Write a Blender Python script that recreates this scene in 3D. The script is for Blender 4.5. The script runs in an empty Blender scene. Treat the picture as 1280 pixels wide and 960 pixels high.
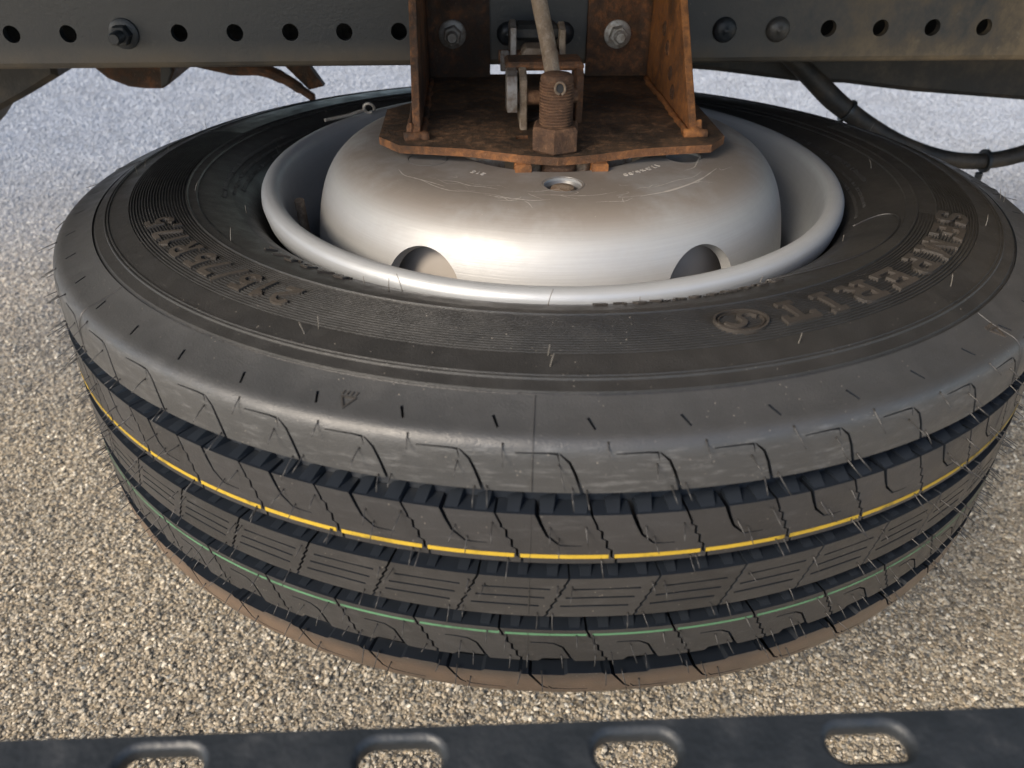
import bpy, math, random
import numpy as np
from mathutils import Vector, Matrix
from mathutils.geometry import delaunay_2d_cdt
random.seed(7); rng = np.random.default_rng(7)
R = math.radians; PI = math.pi
sc = bpy.context.scene

# ------------------------------------------------------------------ camera, sky, sun, exposure
cam_d = bpy.data.cameras.new('camera'); cam = bpy.data.objects.new('camera', cam_d)
sc.collection.objects.link(cam); sc.camera = cam
D_, H_, PT, YW, RL, FP = .65338, .310529, .602526, -.047943 + R(5.5), .00217, 984.586
fw = Vector((math.sin(YW)*math.cos(PT), math.cos(YW)*math.cos(PT), -math.sin(PT)))
r0 = Vector((math.cos(YW), -math.sin(YW), 0)); u0 = r0.cross(fw)
rt = r0*math.cos(RL) + u0*math.sin(RL); up = -r0*math.sin(RL) + u0*math.cos(RL)
M = Matrix((rt, up, -fw)).transposed().to_4x4()
M.translation = Vector((-D_*math.sin(R(5.5)), -D_*math.cos(R(5.5)), H_))
cam.matrix_world = M
cam_d.sensor_width = 36; cam_d.lens = FP/1280*36
cam_d.clip_start = .02; cam_d.clip_end = 400
cam_d.dof.use_dof = True; cam_d.dof.focus_distance = .58; cam_d.dof.aperture_fstop = 10.0

SUN_AZ, SUN_EL = R(-138), R(38)          # direction towards the sun, measured from +x
w = bpy.data.worlds.new('World'); sc.world = w; w.use_nodes = True
nt = w.node_tree; bg = nt.nodes['Background']
sky = nt.nodes.new('ShaderNodeTexSky'); sky.sky_type = 'NISHITA'; sky.sun_disc = False
sky.sun_elevation = SUN_EL; sky.sun_rotation = PI/2 - SUN_AZ
sky.dust_density = 2.0
nt.links.new(sky.outputs[0], bg.inputs[0]); bg.inputs[1].default_value = .15
sl = bpy.data.lights.new('sun', 'SUN'); so = bpy.data.objects.new('sun', sl); sc.collection.objects.link(so)
sl.energy = 2.7; sl.angle = R(20); sl.color = (1, .87, .70)
sd = Vector((math.cos(SUN_EL)*math.cos(SUN_AZ), math.cos(SUN_EL)*math.sin(SUN_AZ), math.sin(SUN_EL)))
so.rotation_euler = sd.to_track_quat('Z', 'Y').to_euler(); so.location = (-1, -2, 2)
sc.view_settings.view_transform = 'Standard'; sc.view_settings.look = 'None'
sc.view_settings.exposure = 1.0; sc.view_settings.gamma = 1
try:
    sc.cycles.use_denoising = True
    sc.cycles.max_bounces = 8
except Exception: pass

# ------------------------------------------------------------------ materials
def mat(name, col, rough=.5, metal=0., spec=.5):
    m = bpy.data.materials.new(name); m.use_nodes = True
    b = m.node_tree.nodes['Principled BSDF']
    b.inputs['Base Color'].default_value = (*col, 1); b.inputs['Roughness'].default_value = rough
    b.inputs['Metallic'].default_value = metal; b.inputs['Specular IOR Level'].default_value = spec
    return m
class NT:
    def __init__(s, m):
        s.m = m; s.t = m.node_tree; s.b = s.t.nodes['Principled BSDF']
        s.tc = s.n('ShaderNodeTexCoord'); s.g = s.n('ShaderNodeNewGeometry')
    def n(s, t, **k):
        x = s.t.nodes.new(t)
        for a, v in k.items(): setattr(x, a, v)
        return x
    def l(s, a, b): s.t.links.new(a, b)
    def val(s, sock, v):
        if hasattr(v, 'links'): s.l(v, sock)
        elif isinstance(v, (tuple, list)) and len(v) == 3 and sock.type == 'RGBA': sock.default_value = (*v, 1)
        else: sock.default_value = v
    def noise(s, scale, detail=4, rough=.6, vec=None, dist=0.):
        x = s.n('ShaderNodeTexNoise'); x.inputs['Scale'].default_value = scale
        x.inputs['Detail'].default_value = detail; x.inputs['Roughness'].default_value = rough
        x.inputs['Distortion'].default_value = dist
        s.l(vec or s.g.outputs['Position'], x.inputs['Vector']); return x.outputs['Fac']
    def vor(s, scale, feat='F1', vec=None, out='Distance', rnd=1.):
        x = s.n('ShaderNodeTexVoronoi'); x.feature = feat; x.inputs['Scale'].default_value = scale
        x.inputs['Randomness'].default_value = rnd
        s.l(vec or s.g.outputs['Position'], x.inputs['Vector']); return x.outputs[out]
    def ramp(s, f, a, b, va=0., vb=1.):
        x = s.n('ShaderNodeMapRange'); x.interpolation_type = 'SMOOTHSTEP'
        x.inputs[1].default_value = a; x.inputs[2].default_value = b
        x.inputs[3].default_value = va; x.inputs[4].default_value = vb
        s.l(f, x.inputs[0]); return x.outputs[0]
    def mix(s, f, a, b):
        x = s.n('ShaderNodeMix'); x.data_type = 'RGBA'
        s.val(x.inputs[0], f); s.val(x.inputs[6], a); s.val(x.inputs[7], b); return x.outputs[2]
    def math(s, op, a, b=0.):
        x = s.n('ShaderNodeMath', operation=op); s.val(x.inputs[0], a); s.val(x.inputs[1], b); return x.outputs[0]
    def sep(s, v):
        x = s.n('ShaderNodeSeparateXYZ'); s.l(v, x.inputs[0]); return x.outputs
    def scalev(s, v):
        x = s.n('ShaderNodeMapping'); x.inputs['Scale'].default_value = v
        s.l(s.g.outputs['Position'], x.inputs[0]); return x.outputs[0]
    def bump(s, h, dist, strength=1., nrm=None):
        x = s.n('ShaderNodeBump'); x.inputs['Distance'].default_value = dist; x.inputs['Strength'].default_value = strength
        s.l(h, x.inputs['Height'])
        if nrm: s.l(nrm, x.inputs['Normal'])
        return x.outputs[0]
    def set(s, col=None, rough=None, nrm=None, metal=None):
        if col is not None: s.val(s.b.inputs['Base Color'], col)
        if rough is not None: s.val(s.b.inputs['Roughness'], rough)
        if nrm is not None: s.l(nrm, s.b.inputs['Normal'])
        if metal is not None: s.val(s.b.inputs['Metallic'], metal)

def rubber(name, base, dust, dust_amt, rough=.5, chalk=.22):
    m = mat(name, base, rough); t = NT(m)
    n1 = t.noise(9, 5, .65); n2 = t.noise(60, 4, .6); n3 = t.noise(900, 3, .7)
    d = t.math('MULTIPLY', t.ramp(n1, .25, .75), t.ramp(n2, .15, .85, .6, 1.))
    # brown road dust: more on the right flank and on the underside shoulder
    p = t.sep(t.g.outputs['Position'])
    side = t.math('ADD', t.ramp(p[0], .02, .34), t.ramp(p[2], -.06, -.09))
    side = t.math('ADD', t.math('MULTIPLY', side, .65), .35)
    d = t.math('MULTIPLY', d, t.math('MULTIPLY', side, dust_amt))
    und = t.math('MULTIPLY', t.ramp(p[2], -.066, -.080), t.ramp(n2, .2, .6, .5, 1.))
    d = t.math('MINIMUM', d, 1.)
    speck = t.ramp(t.vor(260), .10, .05)
    speck = t.math('MULTIPLY', speck, t.ramp(t.noise(40, 3), .44, .58))
    rb_ = t.n('ShaderNodeObjectInfo').outputs['Random']
    col = t.mix(d, t.mix(rb_, tuple(x*.82 for x in base), tuple(x*1.2 for x in base)), dust)
    col = t.mix(t.math('MULTIPLY', und, .8), col, (.135, .092, .062))      # dried mud on the lowest rib
    col = t.mix(t.math('MULTIPLY', speck, .75), col, (.30, .27, .23))
    # chalky scuffs running along the tread
    sc_ = t.noise(60, 6, .75, t.scalev((1, 1, 6)), .2)
    col = t.mix(t.math('MULTIPLY', t.ramp(sc_, .50, .74), t.math('MULTIPLY', t.ramp(t.math('ABSOLUTE', t.sep(t.g.outputs['Normal'])[2]), .85, .45), chalk)), col, (.22, .22, .22))
    t.set(col, t.ramp(n2, .3, .7, rough-.07, rough+.1), t.bump(n3, .0004, .6, t.bump(n2, .0006, .35)))
    return m
RUB = rubber('tread_rubber', (.024, .024, .025), (.078, .070, .062), .4, .40, .10)
RUB1 = rubber('shoulder_rubber', (.031, .032, .033), (.11, .095, .08), .3, .38, .30)
RUBS = rubber('sidewall_rubber', (.017, .017, .017), (.060, .052, .043), .5, .38, .05)
RUBD = mat('shaded_groove_rubber', (.010, .013, .018), .38)  # near-black: groove shade put into the colour of clean rubber
LET = rubber('lettering_rubber', (.024, .023, .022), (.10, .075, .055), .55, .36, .05)
LETB = rubber('worn_lettering', (.036, .032, .028), (.105, .078, .055), .7, .40, .05)
BUFF = mat('skinned_rubber', (.17, .165, .155), .6)
HAIR = mat('hair_rubber', (.022, .021, .02), .35)
HAIRL = mat('hair_rubber_dusty', (.11, .10, .085), .5)
def paintline(name, c):
    m = mat(name, c, .5); t = NT(m)
    t.set(t.mix(t.ramp(t.noise(70, 5, .7), .50, .74), c, tuple(x*.35+.012 for x in c)), None, t.bump(t.noise(500), .0003)); return m
YEL = paintline('yellow_paint', (.46, .315, .03)); GRN = paintline('green_paint', (.075, .18, .10))

def steel(name, col, rough, dusty):
    m = mat(name, col, rough, .38); t = NT(m)
    p = t.sep(t.g.outputs['Position']); nz = t.sep(t.g.outputs['Normal'])[2]
    r = t.math('SQRT', t.math('ADD', t.math('MULTIPLY', p[0], p[0]), t.math('MULTIPLY', p[1], p[1])))
    cv = t.n('ShaderNodeCombineXYZ'); t.l(t.math('MULTIPLY', r, 900), cv.inputs[0]); t.l(t.math('MULTIPLY', p[2], 900), cv.inputs[2])
    t.l(t.math('MULTIPLY', t.math('ARCTAN2', p[1], p[0]), 3.), cv.inputs[1])
    brushed = t.noise(1, 4, .6, cv.outputs[0])
    n1 = t.noise(14, 5, .65); n2 = t.noise(110, 4, .65)
    d = t.math('MULTIPLY', t.ramp(n1, .25, .6, .35, 1.), t.math('MULTIPLY', t.ramp(nz, .55, .98), dusty))
    side = t.math('MULTIPLY', t.ramp(n1, .45, .8), .12)
    c = t.mix(t.math('MULTIPLY', brushed, .6), col, tuple(x*.7 for x in col))
    c = t.mix(t.math('MAXIMUM', d, side), c, (.16, .125, .095))
    c = t.mix(t.math('MULTIPLY', t.ramp(t.vor(190), .09, .04), t.ramp(t.noise(30), .5, .6)), c, (.4, .37, .32))
    t.set(c, t.ramp(n2, .2, .8, rough+.02, rough+.16), t.bump(brushed, .00025, .5, t.bump(n2, .0003, .25)),
          t.math('SUBTRACT', .38, t.math('MULTIPLY', d, .34)))
    return m
DISC = steel('disc_steel', (.42, .42, .415), .46, .8)
RIM = steel('rim_steel', (.40, .42, .44), .38, .15)

def rust(name, dark, mid, hot, bias=0.):
    m = mat(name, mid, .85, 0, .3); t = NT(m)
    n1 = t.noise(22, 6, .65, dist=.4); n2 = t.noise(130, 6, .7); n3 = t.noise(500, 4, .7)
    c = t.mix(t.ramp(n1, .38-bias, .62-bias), dark, mid)
    c = t.mix(t.math('MULTIPLY', t.ramp(n2, .42, .68), t.ramp(n1, .40-bias, .6-bias, .25, 1.)), c, hot)
    c = t.mix(t.math('MULTIPLY', t.ramp(n3, .6, .72), .4), c, (.33, .22, .15))
    t.set(c, t.ramp(n2, .3, .7, .65, .95), t.bump(n3, .0010, .8, t.bump(n2, .0022, .7)))
    return m
RUST = rust('rusty_steel', (.050, .032, .022), (.13, .066, .036), (.28, .12, .05), 0)
RUSTB = rust('bright_rust', (.10, .052, .028), (.28, .115, .042), (.46, .19, .06), .05)
RUSTPL = rust('plate_rust', (.040, .028, .019), (.10, .062, .036), (.23, .125, .065), 0)
RUSTE = rust('lit_edge_rust', (.075, .042, .025), (.18, .082, .038), (.32, .14, .055), .03)
RUSTD = rust('dark_rust', (.035, .024, .018), (.075, .042, .026), (.16, .07, .035), -.05)
RUSTP = rust('pale_worn_metal', (.11, .072, .048), (.22, .165, .115), (.32, .26, .20), .05)
RUSTC = rust('copper_rust', (.062, .036, .024), (.145, .078, .046), (.26, .145, .08), .03)
GALV = mat('galvanised', (.42, .40, .37), .5, .45)
t = NT(GALV); n = t.noise(160, 5, .7); t.set(t.mix(t.ramp(n, .4, .7), (.46, .44, .40), (.24, .20, .16)), None, t.bump(n, .0008, .6))
GALVD = mat('dark_zinc', (.20, .19, .18), .5, .4)
t = NT(GALVD); n = t.noise(120, 5, .7); t.set(t.mix(t.ramp(n, .4, .7), (.24, .22, .20), (.12, .085, .06)), None, t.bump(n, .0008, .6))

RAIL = mat('rail_paint', (.05, .052, .055), .4); t = NT(RAIL)
p = t.sep(t.g.outputs['Position']); n1 = t.noise(7, 6, .65); n2 = t.noise(90, 5, .7)
tan_right = t.math('MULTIPLY', t.ramp(p[0], .12, .45), t.ramp(t.noise(11, 6, .7, t.scalev((1, 1, .7))), .30, .62))  # tan mottling that grows towards the right end
low = t.math('MULTIPLY', t.ramp(p[2], .160, .134), t.ramp(n1, .35, .65, .15, .6))
d = t.math('MINIMUM', t.math('ADD', t.math('MULTIPLY', tan_right, t.ramp(n2, .2, .6, .45, 1.)), low), 1.)
spl = t.math('MULTIPLY', t.math('MULTIPLY', t.ramp(n2, .60, .68), t.ramp(p[0], -.1, .25, .12, 1.)), t.math('MULTIPLY', t.ramp(n1, .48, .62), .5))
c = t.mix(t.math('MULTIPLY', d, .85), (.028, .031, .034), (.21, .155, .09))
c = t.mix(spl, c, (.30, .27, .22))
t.set(c, t.ramp(d, 0, .5, .36, .7), t.bump(t.noise(350, 4), .0004, .5, t.bump(n1, .003, .2)))
BLK = mat('black_paint', (.020, .023, .026), .42); t = NT(BLK); n = t.noise(70, 5, .65)
t.set(t.mix(t.math('MULTIPLY', t.ramp(n, .58, .75), .18), (.014, .017, .020), (.11, .11, .11)), t.ramp(n, .3, .7, .36, .6), t.bump(t.noise(400), .0003))
BLKD = mat('dirty_black', (.022, .02, .018), .6); t = NT(BLKD); n = t.noise(30, 6, .65)
t.set(t.mix(t.ramp(n, .4, .75), (.012, .012, .012), (.055, .043, .031)), None, t.bump(t.noise(150), .001))
DARK = mat('shade_dark', (.03, .03, .03), .7)
SCR = mat('bare_scratch', (.55, .51, .46), .5, .3)
DISH = mat('dusty_grey_dish', (.36, .33, .30), .7)
CLEAN = mat('bright_rim_edge', (.22, .215, .21), .45, .5)

# ------------------------------------------------------------------ builders
ORG = {}
def fin(o, parent, org):
    sc.collection.objects.link(o)
    if parent is not None:
        o.parent = parent
    ORG[o.name] = org
    return o
def org_of(parent): return ORG[parent.name] if parent is not None else Vector((0, 0, 0))
def set_walls(me, nv, m):      # dust-free walls of grooves and sipes, darkened with recess shade in the colour
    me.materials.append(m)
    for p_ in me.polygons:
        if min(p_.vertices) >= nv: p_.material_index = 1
def set_normals(me, topn):
    """analytic normals for the vertices of the curved face, flat normals for the walls"""
    n = len(topn); topn = np.asarray(topn, float); topn /= np.maximum(np.linalg.norm(topn, axis=1), 1e-9)[:, None]
    nl = len(me.loops); vi = np.empty(nl, int); me.loops.foreach_get('vertex_index', vi)
    npo = len(me.polygons); ls = np.empty(npo, int); lt = np.empty(npo, int); me.polygons.foreach_get('loop_start', ls); me.polygons.foreach_get('loop_total', lt)
    pn = np.empty(npo*3); me.polygons.foreach_get('normal', pn); pn = pn.reshape(-1, 3)
    pol = np.repeat(np.arange(npo), lt); L = pn[pol].copy(); istop = vi < n
    L[istop] = topn[vi[istop]]
    flip = np.sum(L*pn[pol], 1) < 0; L[flip & istop] = pn[pol][flip & istop]
    me.shade_smooth(); me.normals_split_custom_set(L.tolist())
def obj(name, V, F, m, parent=None, smooth=False, org=None, kind=None, autosm=None):
    """mesh in world coordinates -> object whose origin is its parent's (or org)"""
    o0 = org_of(parent) if parent is not None else Vector(org or (0, 0, 0))
    V = np.asarray(V, float) - np.array(o0)
    me = bpy.data.meshes.new(name); me.from_pydata(V.tolist(), [], [tuple(f) for f in F]); me.materials.append(m)
    if smooth or autosm: me.shade_smooth()
    if autosm: me.set_sharp_from_angle(angle=R(autosm))
    o = bpy.data.objects.new(name, me)
    if parent is None: o.location = o0
    fin(o, parent, o0)
    if kind: o['kind'] = kind
    return o
def thing(name, label, cat, loc, group=None):
    o = bpy.data.objects.new(name, None); o.location = loc; o.empty_display_size = .05
    fin(o, None, Vector(loc)); o['label'] = label; o['category'] = cat
    if group: o['group'] = group
    return o
def tag(o, label, cat, group=None):
    o['label'] = label; o['category'] = cat
    if group: o['group'] = group
    return o
class MB:
    def __init__(s): s.V = []; s.F = []
    def add(s, V, F):
        k = len(s.V); s.V += [tuple(v) for v in V]; s.F += [tuple(i+k for i in f) for f in F]; return s
    def prism(s, poly, fn, t0, t1, bev=0.):
        """polygon (u,v) extruded between t0 and t1; fn(u,v,t)->xyz; small bevel by insetting"""
        n = len(poly); P = np.array(poly, float)
        if bev:
            a = np.roll(P, 1, 0); b = np.roll(P, -1, 0)
            e1 = (P-a)/np.linalg.norm(P-a, axis=1)[:, None]; e2 = (b-P)/np.linalg.norm(b-P, axis=1)[:, None]
            area = 0.5*np.sum(P[:, 0]*np.roll(P[:, 1], -1)-np.roll(P[:, 0], -1)*P[:, 1]); sg = 1 if area > 0 else -1
            n1 = np.stack([-e1[:, 1], e1[:, 0]], 1)*sg; n2 = np.stack([-e2[:, 1], e2[:, 0]], 1)*sg
            dn = (n1+n2); Q = P + bev*dn/np.maximum((1+np.sum(n1*n2, 1)), .3)[:, None]
            sgt = 1 if t1 > t0 else -1
            L = [(Q, t0), (P, t0+bev*sgt), (P, t1-bev*sgt), (Q, t1)]
        else: L = [(P, t0), (P, t1)]
        V = [fn(x, y, t) for (q, t) in L for x, y in q]; F = []
        for i in range(len(L)-1):
            for j in range(n): F.append((i*n+j, i*n+(j+1) % n, (i+1)*n+(j+1) % n, (i+1)*n+j))
        F.append(tuple(range(n))[::-1]); F.append(tuple((len(L)-1)*n+j for j in range(n)))
        return s.add(V, F)
    def box(s, x0, x1, y0, y1, z0, z1, bev=.001):
        return s.prism([(x0, y0), (x1, y0), (x1, y1), (x0, y1)], lambda u, v, t: (u, v, t), z0, z1, bev)
    def rev(s, prof, base, axis, n=32, jit=None):
        """profile of (h along axis, r) revolved"""
        ax = Vector(axis).normalized(); a = ax.orthogonal().normalized(); b = ax.cross(a); base = Vector(base)
        V = []; F = []
        for i, (h, r) in enumerate(prof):
            for j in range(n):
                th = 2*PI*j/n; rr = max(r, 1e-5)
                V.append(base + ax*h + (a*math.cos(th) + b*math.sin(th))*rr)
        for i in range(len(prof)-1):
            for j in range(n): F.append((i*n+j, i*n+(j+1) % n, (i+1)*n+(j+1) % n, (i+1)*n+j))
        F.append(tuple(range(n))[::-1]); F.append(tuple((len(prof)-1)*n+j for j in range(n)))
        return s.add(V, F)
    def tube(s, pts, r, n=12, caps=True, flat=1.):
        P = [Vector(p) for p in pts]; V = []; F = []
        if not hasattr(r, '__len__'): r = [r]*len(P)
        pa = None
        for i, p in enumerate(P):
            d = (P[min(i+1, len(P)-1)] - P[max(i-1, 0)]).normalized()
            if pa is None: pa = d.orthogonal().normalized()
            pa = (pa - d*pa.dot(d)).normalized(); pb = d.cross(pa)
            for j in range(n):
                th = 2*PI*j/n; V.append(p + (pa*math.cos(th) + pb*math.sin(th)*flat)*r[i])
        for i in range(len(P)-1):
            for j in range(n): F.append((i*n+j, i*n+(j+1) % n, (i+1)*n+(j+1) % n, (i+1)*n+j))
        if caps: F.append(tuple(range(n))[::-1]); F.append(tuple((len(P)-1)*n+j for j in range(n)))
        return s.add(V, F)
    def build(s, name, m, parent=None, smooth=False, org=None, autosm=30): return obj(name, s.V, s.F, m, parent, smooth, org, autosm=autosm)
def smooth_path(pts, n=8):
    P = [Vector(p) for p in pts]; P = [2*P[0]-P[1]] + P + [2*P[-1]-P[-2]]; out = []
    for i in range(1, len(P)-2):
        for k in range(n):
            t = k/n; a, b, c, d = P[i-1:i+3]
            out.append(.5*((2*b)+(c-a)*t+(2*a-5*b+4*c-d)*t*t+(3*b-a-3*c+d)*t**3))
    out.append(P[-2]); return out

def inpoly(P, Q):
    x, y = P[:, 0], P[:, 1]; r = np.zeros(len(P), bool); n = len(Q); j = n-1
    for i in range(n):
        xi, yi = Q[i]; xj, yj = Q[j]
        if yi != yj:
            c = ((yi > y) != (yj > y)) & (x < (xj-xi)*(y-yi)/(yj-yi)+xi); r ^= c
        j = i
    return r
def stroke(pts, w0, w1=None, cap=True):
    """thick polyline -> list of convex polygons (one mitred strip)"""
    w1 = w0 if w1 is None else w1; P = np.array(pts, float); n = len(P); L = []; Rr = []
    for i in range(n):
        d1 = P[i]-P[i-1] if i else P[1]-P[0]; d2 = P[i+1]-P[i] if i < n-1 else d1
        d1 = d1/np.linalg.norm(d1); d2 = d2/np.linalg.norm(d2); d = d1+d2; d = d/np.linalg.norm(d)
        nn = np.array([-d[1], d[0]]); k = 1/max(.5, float(d@d1)); wd = (w0+(w1-w0)*i/(n-1))/2
        L.append(P[i]+nn*wd*k); Rr.append(P[i]-nn*wd*k)
    return [[tuple(L[i]), tuple(L[i+1]), tuple(Rr[i+1]), tuple(Rr[i])] for i in range(n-1)]
def cdt(add, sub, grid, step=None):
    """triangulate union(add) minus union(sub); interior grid points. returns verts, tris"""
    V = []; E = []
    for poly in add+sub:
        k = len(V); Q = [tuple(p) for p in poly]
        if step:
            Q2 = []
            for i in range(len(Q)):
                a = np.array(Q[i]); b = np.array(Q[(i+1) % len(Q)]); m_ = max(1, int(np.ceil(np.linalg.norm(b-a)/step)))
                Q2 += [tuple(a+(b-a)*q/m_) for q in range(m_)]
            Q = Q2
        k = len(V); V += Q; E += [(k+i, k+(i+1) % len(Q)) for i in range(len(Q))]
    V += [tuple(g) for g in grid]
    r = delaunay_2d_cdt([Vector(v) for v in V], E, [], 0, 1e-6)
    vs = np.array([tuple(v) for v in r[0]]); fs = np.array([f for f in r[2] if len(f) == 3])
    c = vs[fs].mean(1)
    ok = np.zeros(len(fs), bool)
    for a in add: ok |= inpoly(c, a)
    for a in sub: ok &= ~inpoly(c, a)
    ar = np.abs(np.cross(vs[fs[:, 1]]-vs[fs[:, 0]], vs[fs[:, 2]]-vs[fs[:, 0]])) > 1e-9
    return vs, fs[ok & ar]
def bedges(fs):
    d = {}
    for f in fs:
        for i in range(3):
            a, b = int(f[i]), int(f[(i+1) % 3]); d[(a, b)] = 1
    return [e for e in d if (e[1], e[0]) not in d]
def panel(vs, fs, fn, depth, skip=None, walls=True, bev=0.):
    """surface + side walls. fn(u,v,d)->xyz"""
    V = [fn(u, v, 0) for u, v in vs]; F = [tuple(int(i) for i in f) for f in fs]
    if walls:
        be = [e for e in bedges(fs) if not (skip and skip(vs[e[0]], vs[e[1]]))]
        ids = {}; k0 = len(V)
        for a, b in be:
            for q in (a, b):
                if q not in ids:
                    ids[q] = len(V); V.append(fn(vs[q][0], vs[q][1], 0)); V.append(fn(vs[q][0], vs[q][1], depth))
            F.append((ids[b], ids[a], ids[a]+1, ids[b]+1))
    return V, F

# ------------------------------------------------------------------ ground
GZ = -.58
def stone_mat(name, island):
    m = mat(name, (.3, .26, .2), .75, 0, .4); t = NT(m)
    if island: f = t.n('ShaderNodeObjectInfo').outputs['Random']
    else: f = t.sep(t.vor(120, 'F1', out='Color'))[0]
    cr = t.n('ShaderNodeValToRGB'); t.l(f, cr.inputs[0]); e = cr.color_ramp; e.interpolation = 'LINEAR'
    cols = [(0, (.08, .075, .065)), (.14, (.15, .13, .10)), (.30, (.26, .215, .15)), (.55, (.37, .305, .215)), (.75, (.31, .28, .225)), (.9, (.47, .41, .31)), (1, (.64, .58, .47))]
    e.elements[0].color = (*cols[0][1], 1); e.elements[1].color = (*cols[-1][1], 1)
    for q, c_ in cols[1:-1]: e.elements.new(q).color = (*c_, 1)
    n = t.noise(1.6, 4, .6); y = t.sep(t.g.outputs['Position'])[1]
    # far ground painted paler and bluer: its bright sky glare put into the colour
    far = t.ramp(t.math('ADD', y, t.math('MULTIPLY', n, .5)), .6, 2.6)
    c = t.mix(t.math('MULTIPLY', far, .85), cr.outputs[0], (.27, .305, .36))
    c = t.mix(t.math('MULTIPLY', t.ramp(t.noise(5, 5, .7), .4, .7), .35), c, t.mix(.5, c, (.10, .095, .085)))
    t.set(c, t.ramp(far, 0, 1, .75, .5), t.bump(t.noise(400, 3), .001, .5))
    return m
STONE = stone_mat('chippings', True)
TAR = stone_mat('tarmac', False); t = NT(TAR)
v_ = t.vor(120); t.set(None, None, t.bump(v_, -.004, .8))
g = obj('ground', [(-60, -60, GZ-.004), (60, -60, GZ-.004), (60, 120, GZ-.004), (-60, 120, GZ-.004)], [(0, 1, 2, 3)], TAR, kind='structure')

def gravel():
    sx = .0041; pts = []
    y = -.9
    while y < 4.2:
        hw = .95 + max(0, (y+.65))*.74
        st = sx*(1 + max(0, y-.6)*.34)
        xs = np.arange(-hw-.02, hw, st); 
        pts.append(np.stack([xs+rng.uniform(-.38, .38, len(xs))*st, y+rng.uniform(-.38, .38, len(xs))*st, GZ-.001+rng.uniform(-.0026, .0020, len(xs)), np.full(len(xs), st/sx)], 1))
        y += st*.92
    P = np.concatenate(pts)
    me = bpy.data.meshes.new('chipping_points'); me.vertices.add(len(P)); me.vertices.foreach_set('co', P[:, :3].astype(np.float32).ravel())
    at = me.attributes.new('sz', 'FLOAT', 'POINT'); at.data.foreach_set('value', (P[:, 3]*rng.choice([.5, .75, 1., 1.4], len(P), p=[.25, .33, .32, .10])*rng.uniform(.85, 1.15, len(P))).astype(np.float32))
    o = bpy.data.objects.new('gravel_chippings', me); sc.collection.objects.link(o); o['kind'] = 'stuff'
    o['label'] = 'sunlit tan and grey stone chippings of the rough tarmac'; o['category'] = 'chippings'
    col = bpy.data.collections.new('stones')
    for k in range(5):
        import bmesh
        bm = bmesh.new(); bmesh.ops.create_icosphere(bm, subdivisions=1, radius=.0028)
        for v in bm.verts:
            v.co *= 1+random.uniform(-.38, .28); v.co.z *= .5
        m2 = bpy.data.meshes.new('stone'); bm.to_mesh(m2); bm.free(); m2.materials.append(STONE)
        so_ = bpy.data.objects.new('stone_source', m2); col.objects.link(so_)
    ng = bpy.data.node_groups.new('scatter', 'GeometryNodeTree')
    ng.interface.new_socket('Geometry', in_out='INPUT', socket_type='NodeSocketGeometry')
    ng.interface.new_socket('Geometry', in_out='OUTPUT', socket_type='NodeSocketGeometry')
    N = ng.nodes.new; gi = N('NodeGroupInput'); go = N('NodeGroupOutput'); ip = N('GeometryNodeInstanceOnPoints')
    ci = N('GeometryNodeCollectionInfo'); ci.inputs[0].default_value = col
    ci.inputs['Separate Children'].default_value = True; ci.inputs['Reset Children'].default_value = True
    rv = N('FunctionNodeRandomValue'); rv.data_type = 'FLOAT_VECTOR'
    rv.inputs[0].default_value = (-.5, -.5, 0); rv.inputs[1].default_value = (.5, .5, 6.283)
    na = N('GeometryNodeInputNamedAttribute'); na.data_type = 'FLOAT'; na.inputs[0].default_value = 'sz'
    L = ng.links.new
    L(gi.outputs[0], ip.inputs['Points']); L(ci.outputs[0], ip.inputs['Instance']); ip.inputs['Pick Instance'].default_value = True
    L(rv.outputs[0], ip.inputs['Rotation']); L(na.outputs['Attribute'], ip.inputs['Scale']); L(ip.outputs[0], go.inputs[0])
    md = o.modifiers.new('scatter', 'NODES'); md.node_group = ng
gravel()

# ------------------------------------------------------------------ added shade slab for the lorry body (out of frame; edges set by the light)
b = MB(); b.box(-.95, 2.6, -.40, .60, .44, .56, .004)
tag(b.build('shade_slab', DARK, None, org=(0, 0, .44)), 'unseen dark slab for the lorry body, added and cut to shade the bracket', 'shade slab')

# ------------------------------------------------------------------ frame rail
RY, RZ0 = .150, .1325
rail = thing('frame_rail', 'long black steel chassis rail with a row of round holes', 'chassis rail', (0, RY, RZ0))
HX = [-.9915+.0508*i for i in range(8)]
HOLES = [-.537, -.486, -.435, -.334, -.283, -.232, -.182, -.131, .279, .330, .381, .432, .483, .534]
HZ = .1640
def circ(x, z, r, n=28): return [(x+r*math.cos(2*PI*i/n), z+r*math.sin(2*PI*i/n)) for i in range(n)]
XA, XB, ZT = -1.6, 1.6, .36
vs, fs = cdt([[(XA, RZ0+.006), (XB, RZ0+.006), (XB, ZT), (XA, ZT)]], [circ(x, HZ, .0076) for x in HOLES], [])
V, F = panel(vs, fs, lambda u, v, d: (u, RY+d, v), .008)
obj('web', V, F, RAIL, rail)
b = MB()   # rounded lower bend and flange of the channel
prof = [(RY+.0008, RZ0+.006)] + [(RY+.0068-.006*math.cos(a), RZ0+.006-.006*math.sin(a)) for a in np.linspace(.2, PI/2, 6)] + [(RY+.075, RZ0), (RY+.075, RZ0+.007), (RY+.0088, RZ0+.007)]
prof[0] = (RY+.0000, RZ0+.0063)
b.prism(prof, lambda u, v, t: (t, u, v), XA, XB); b.build('lower_flange', RAIL, rail)
b = MB(); b.box(-1.6, 1.6, .232, .52, .134, .352, .004)  # box added so that the rail holes look dark instead of showing bright ground
tag(b.build('hole_backing', BLKD, None, org=(0, .36, .15)), 'dark box added behind the rail to darken its holes', 'backing')

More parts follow.
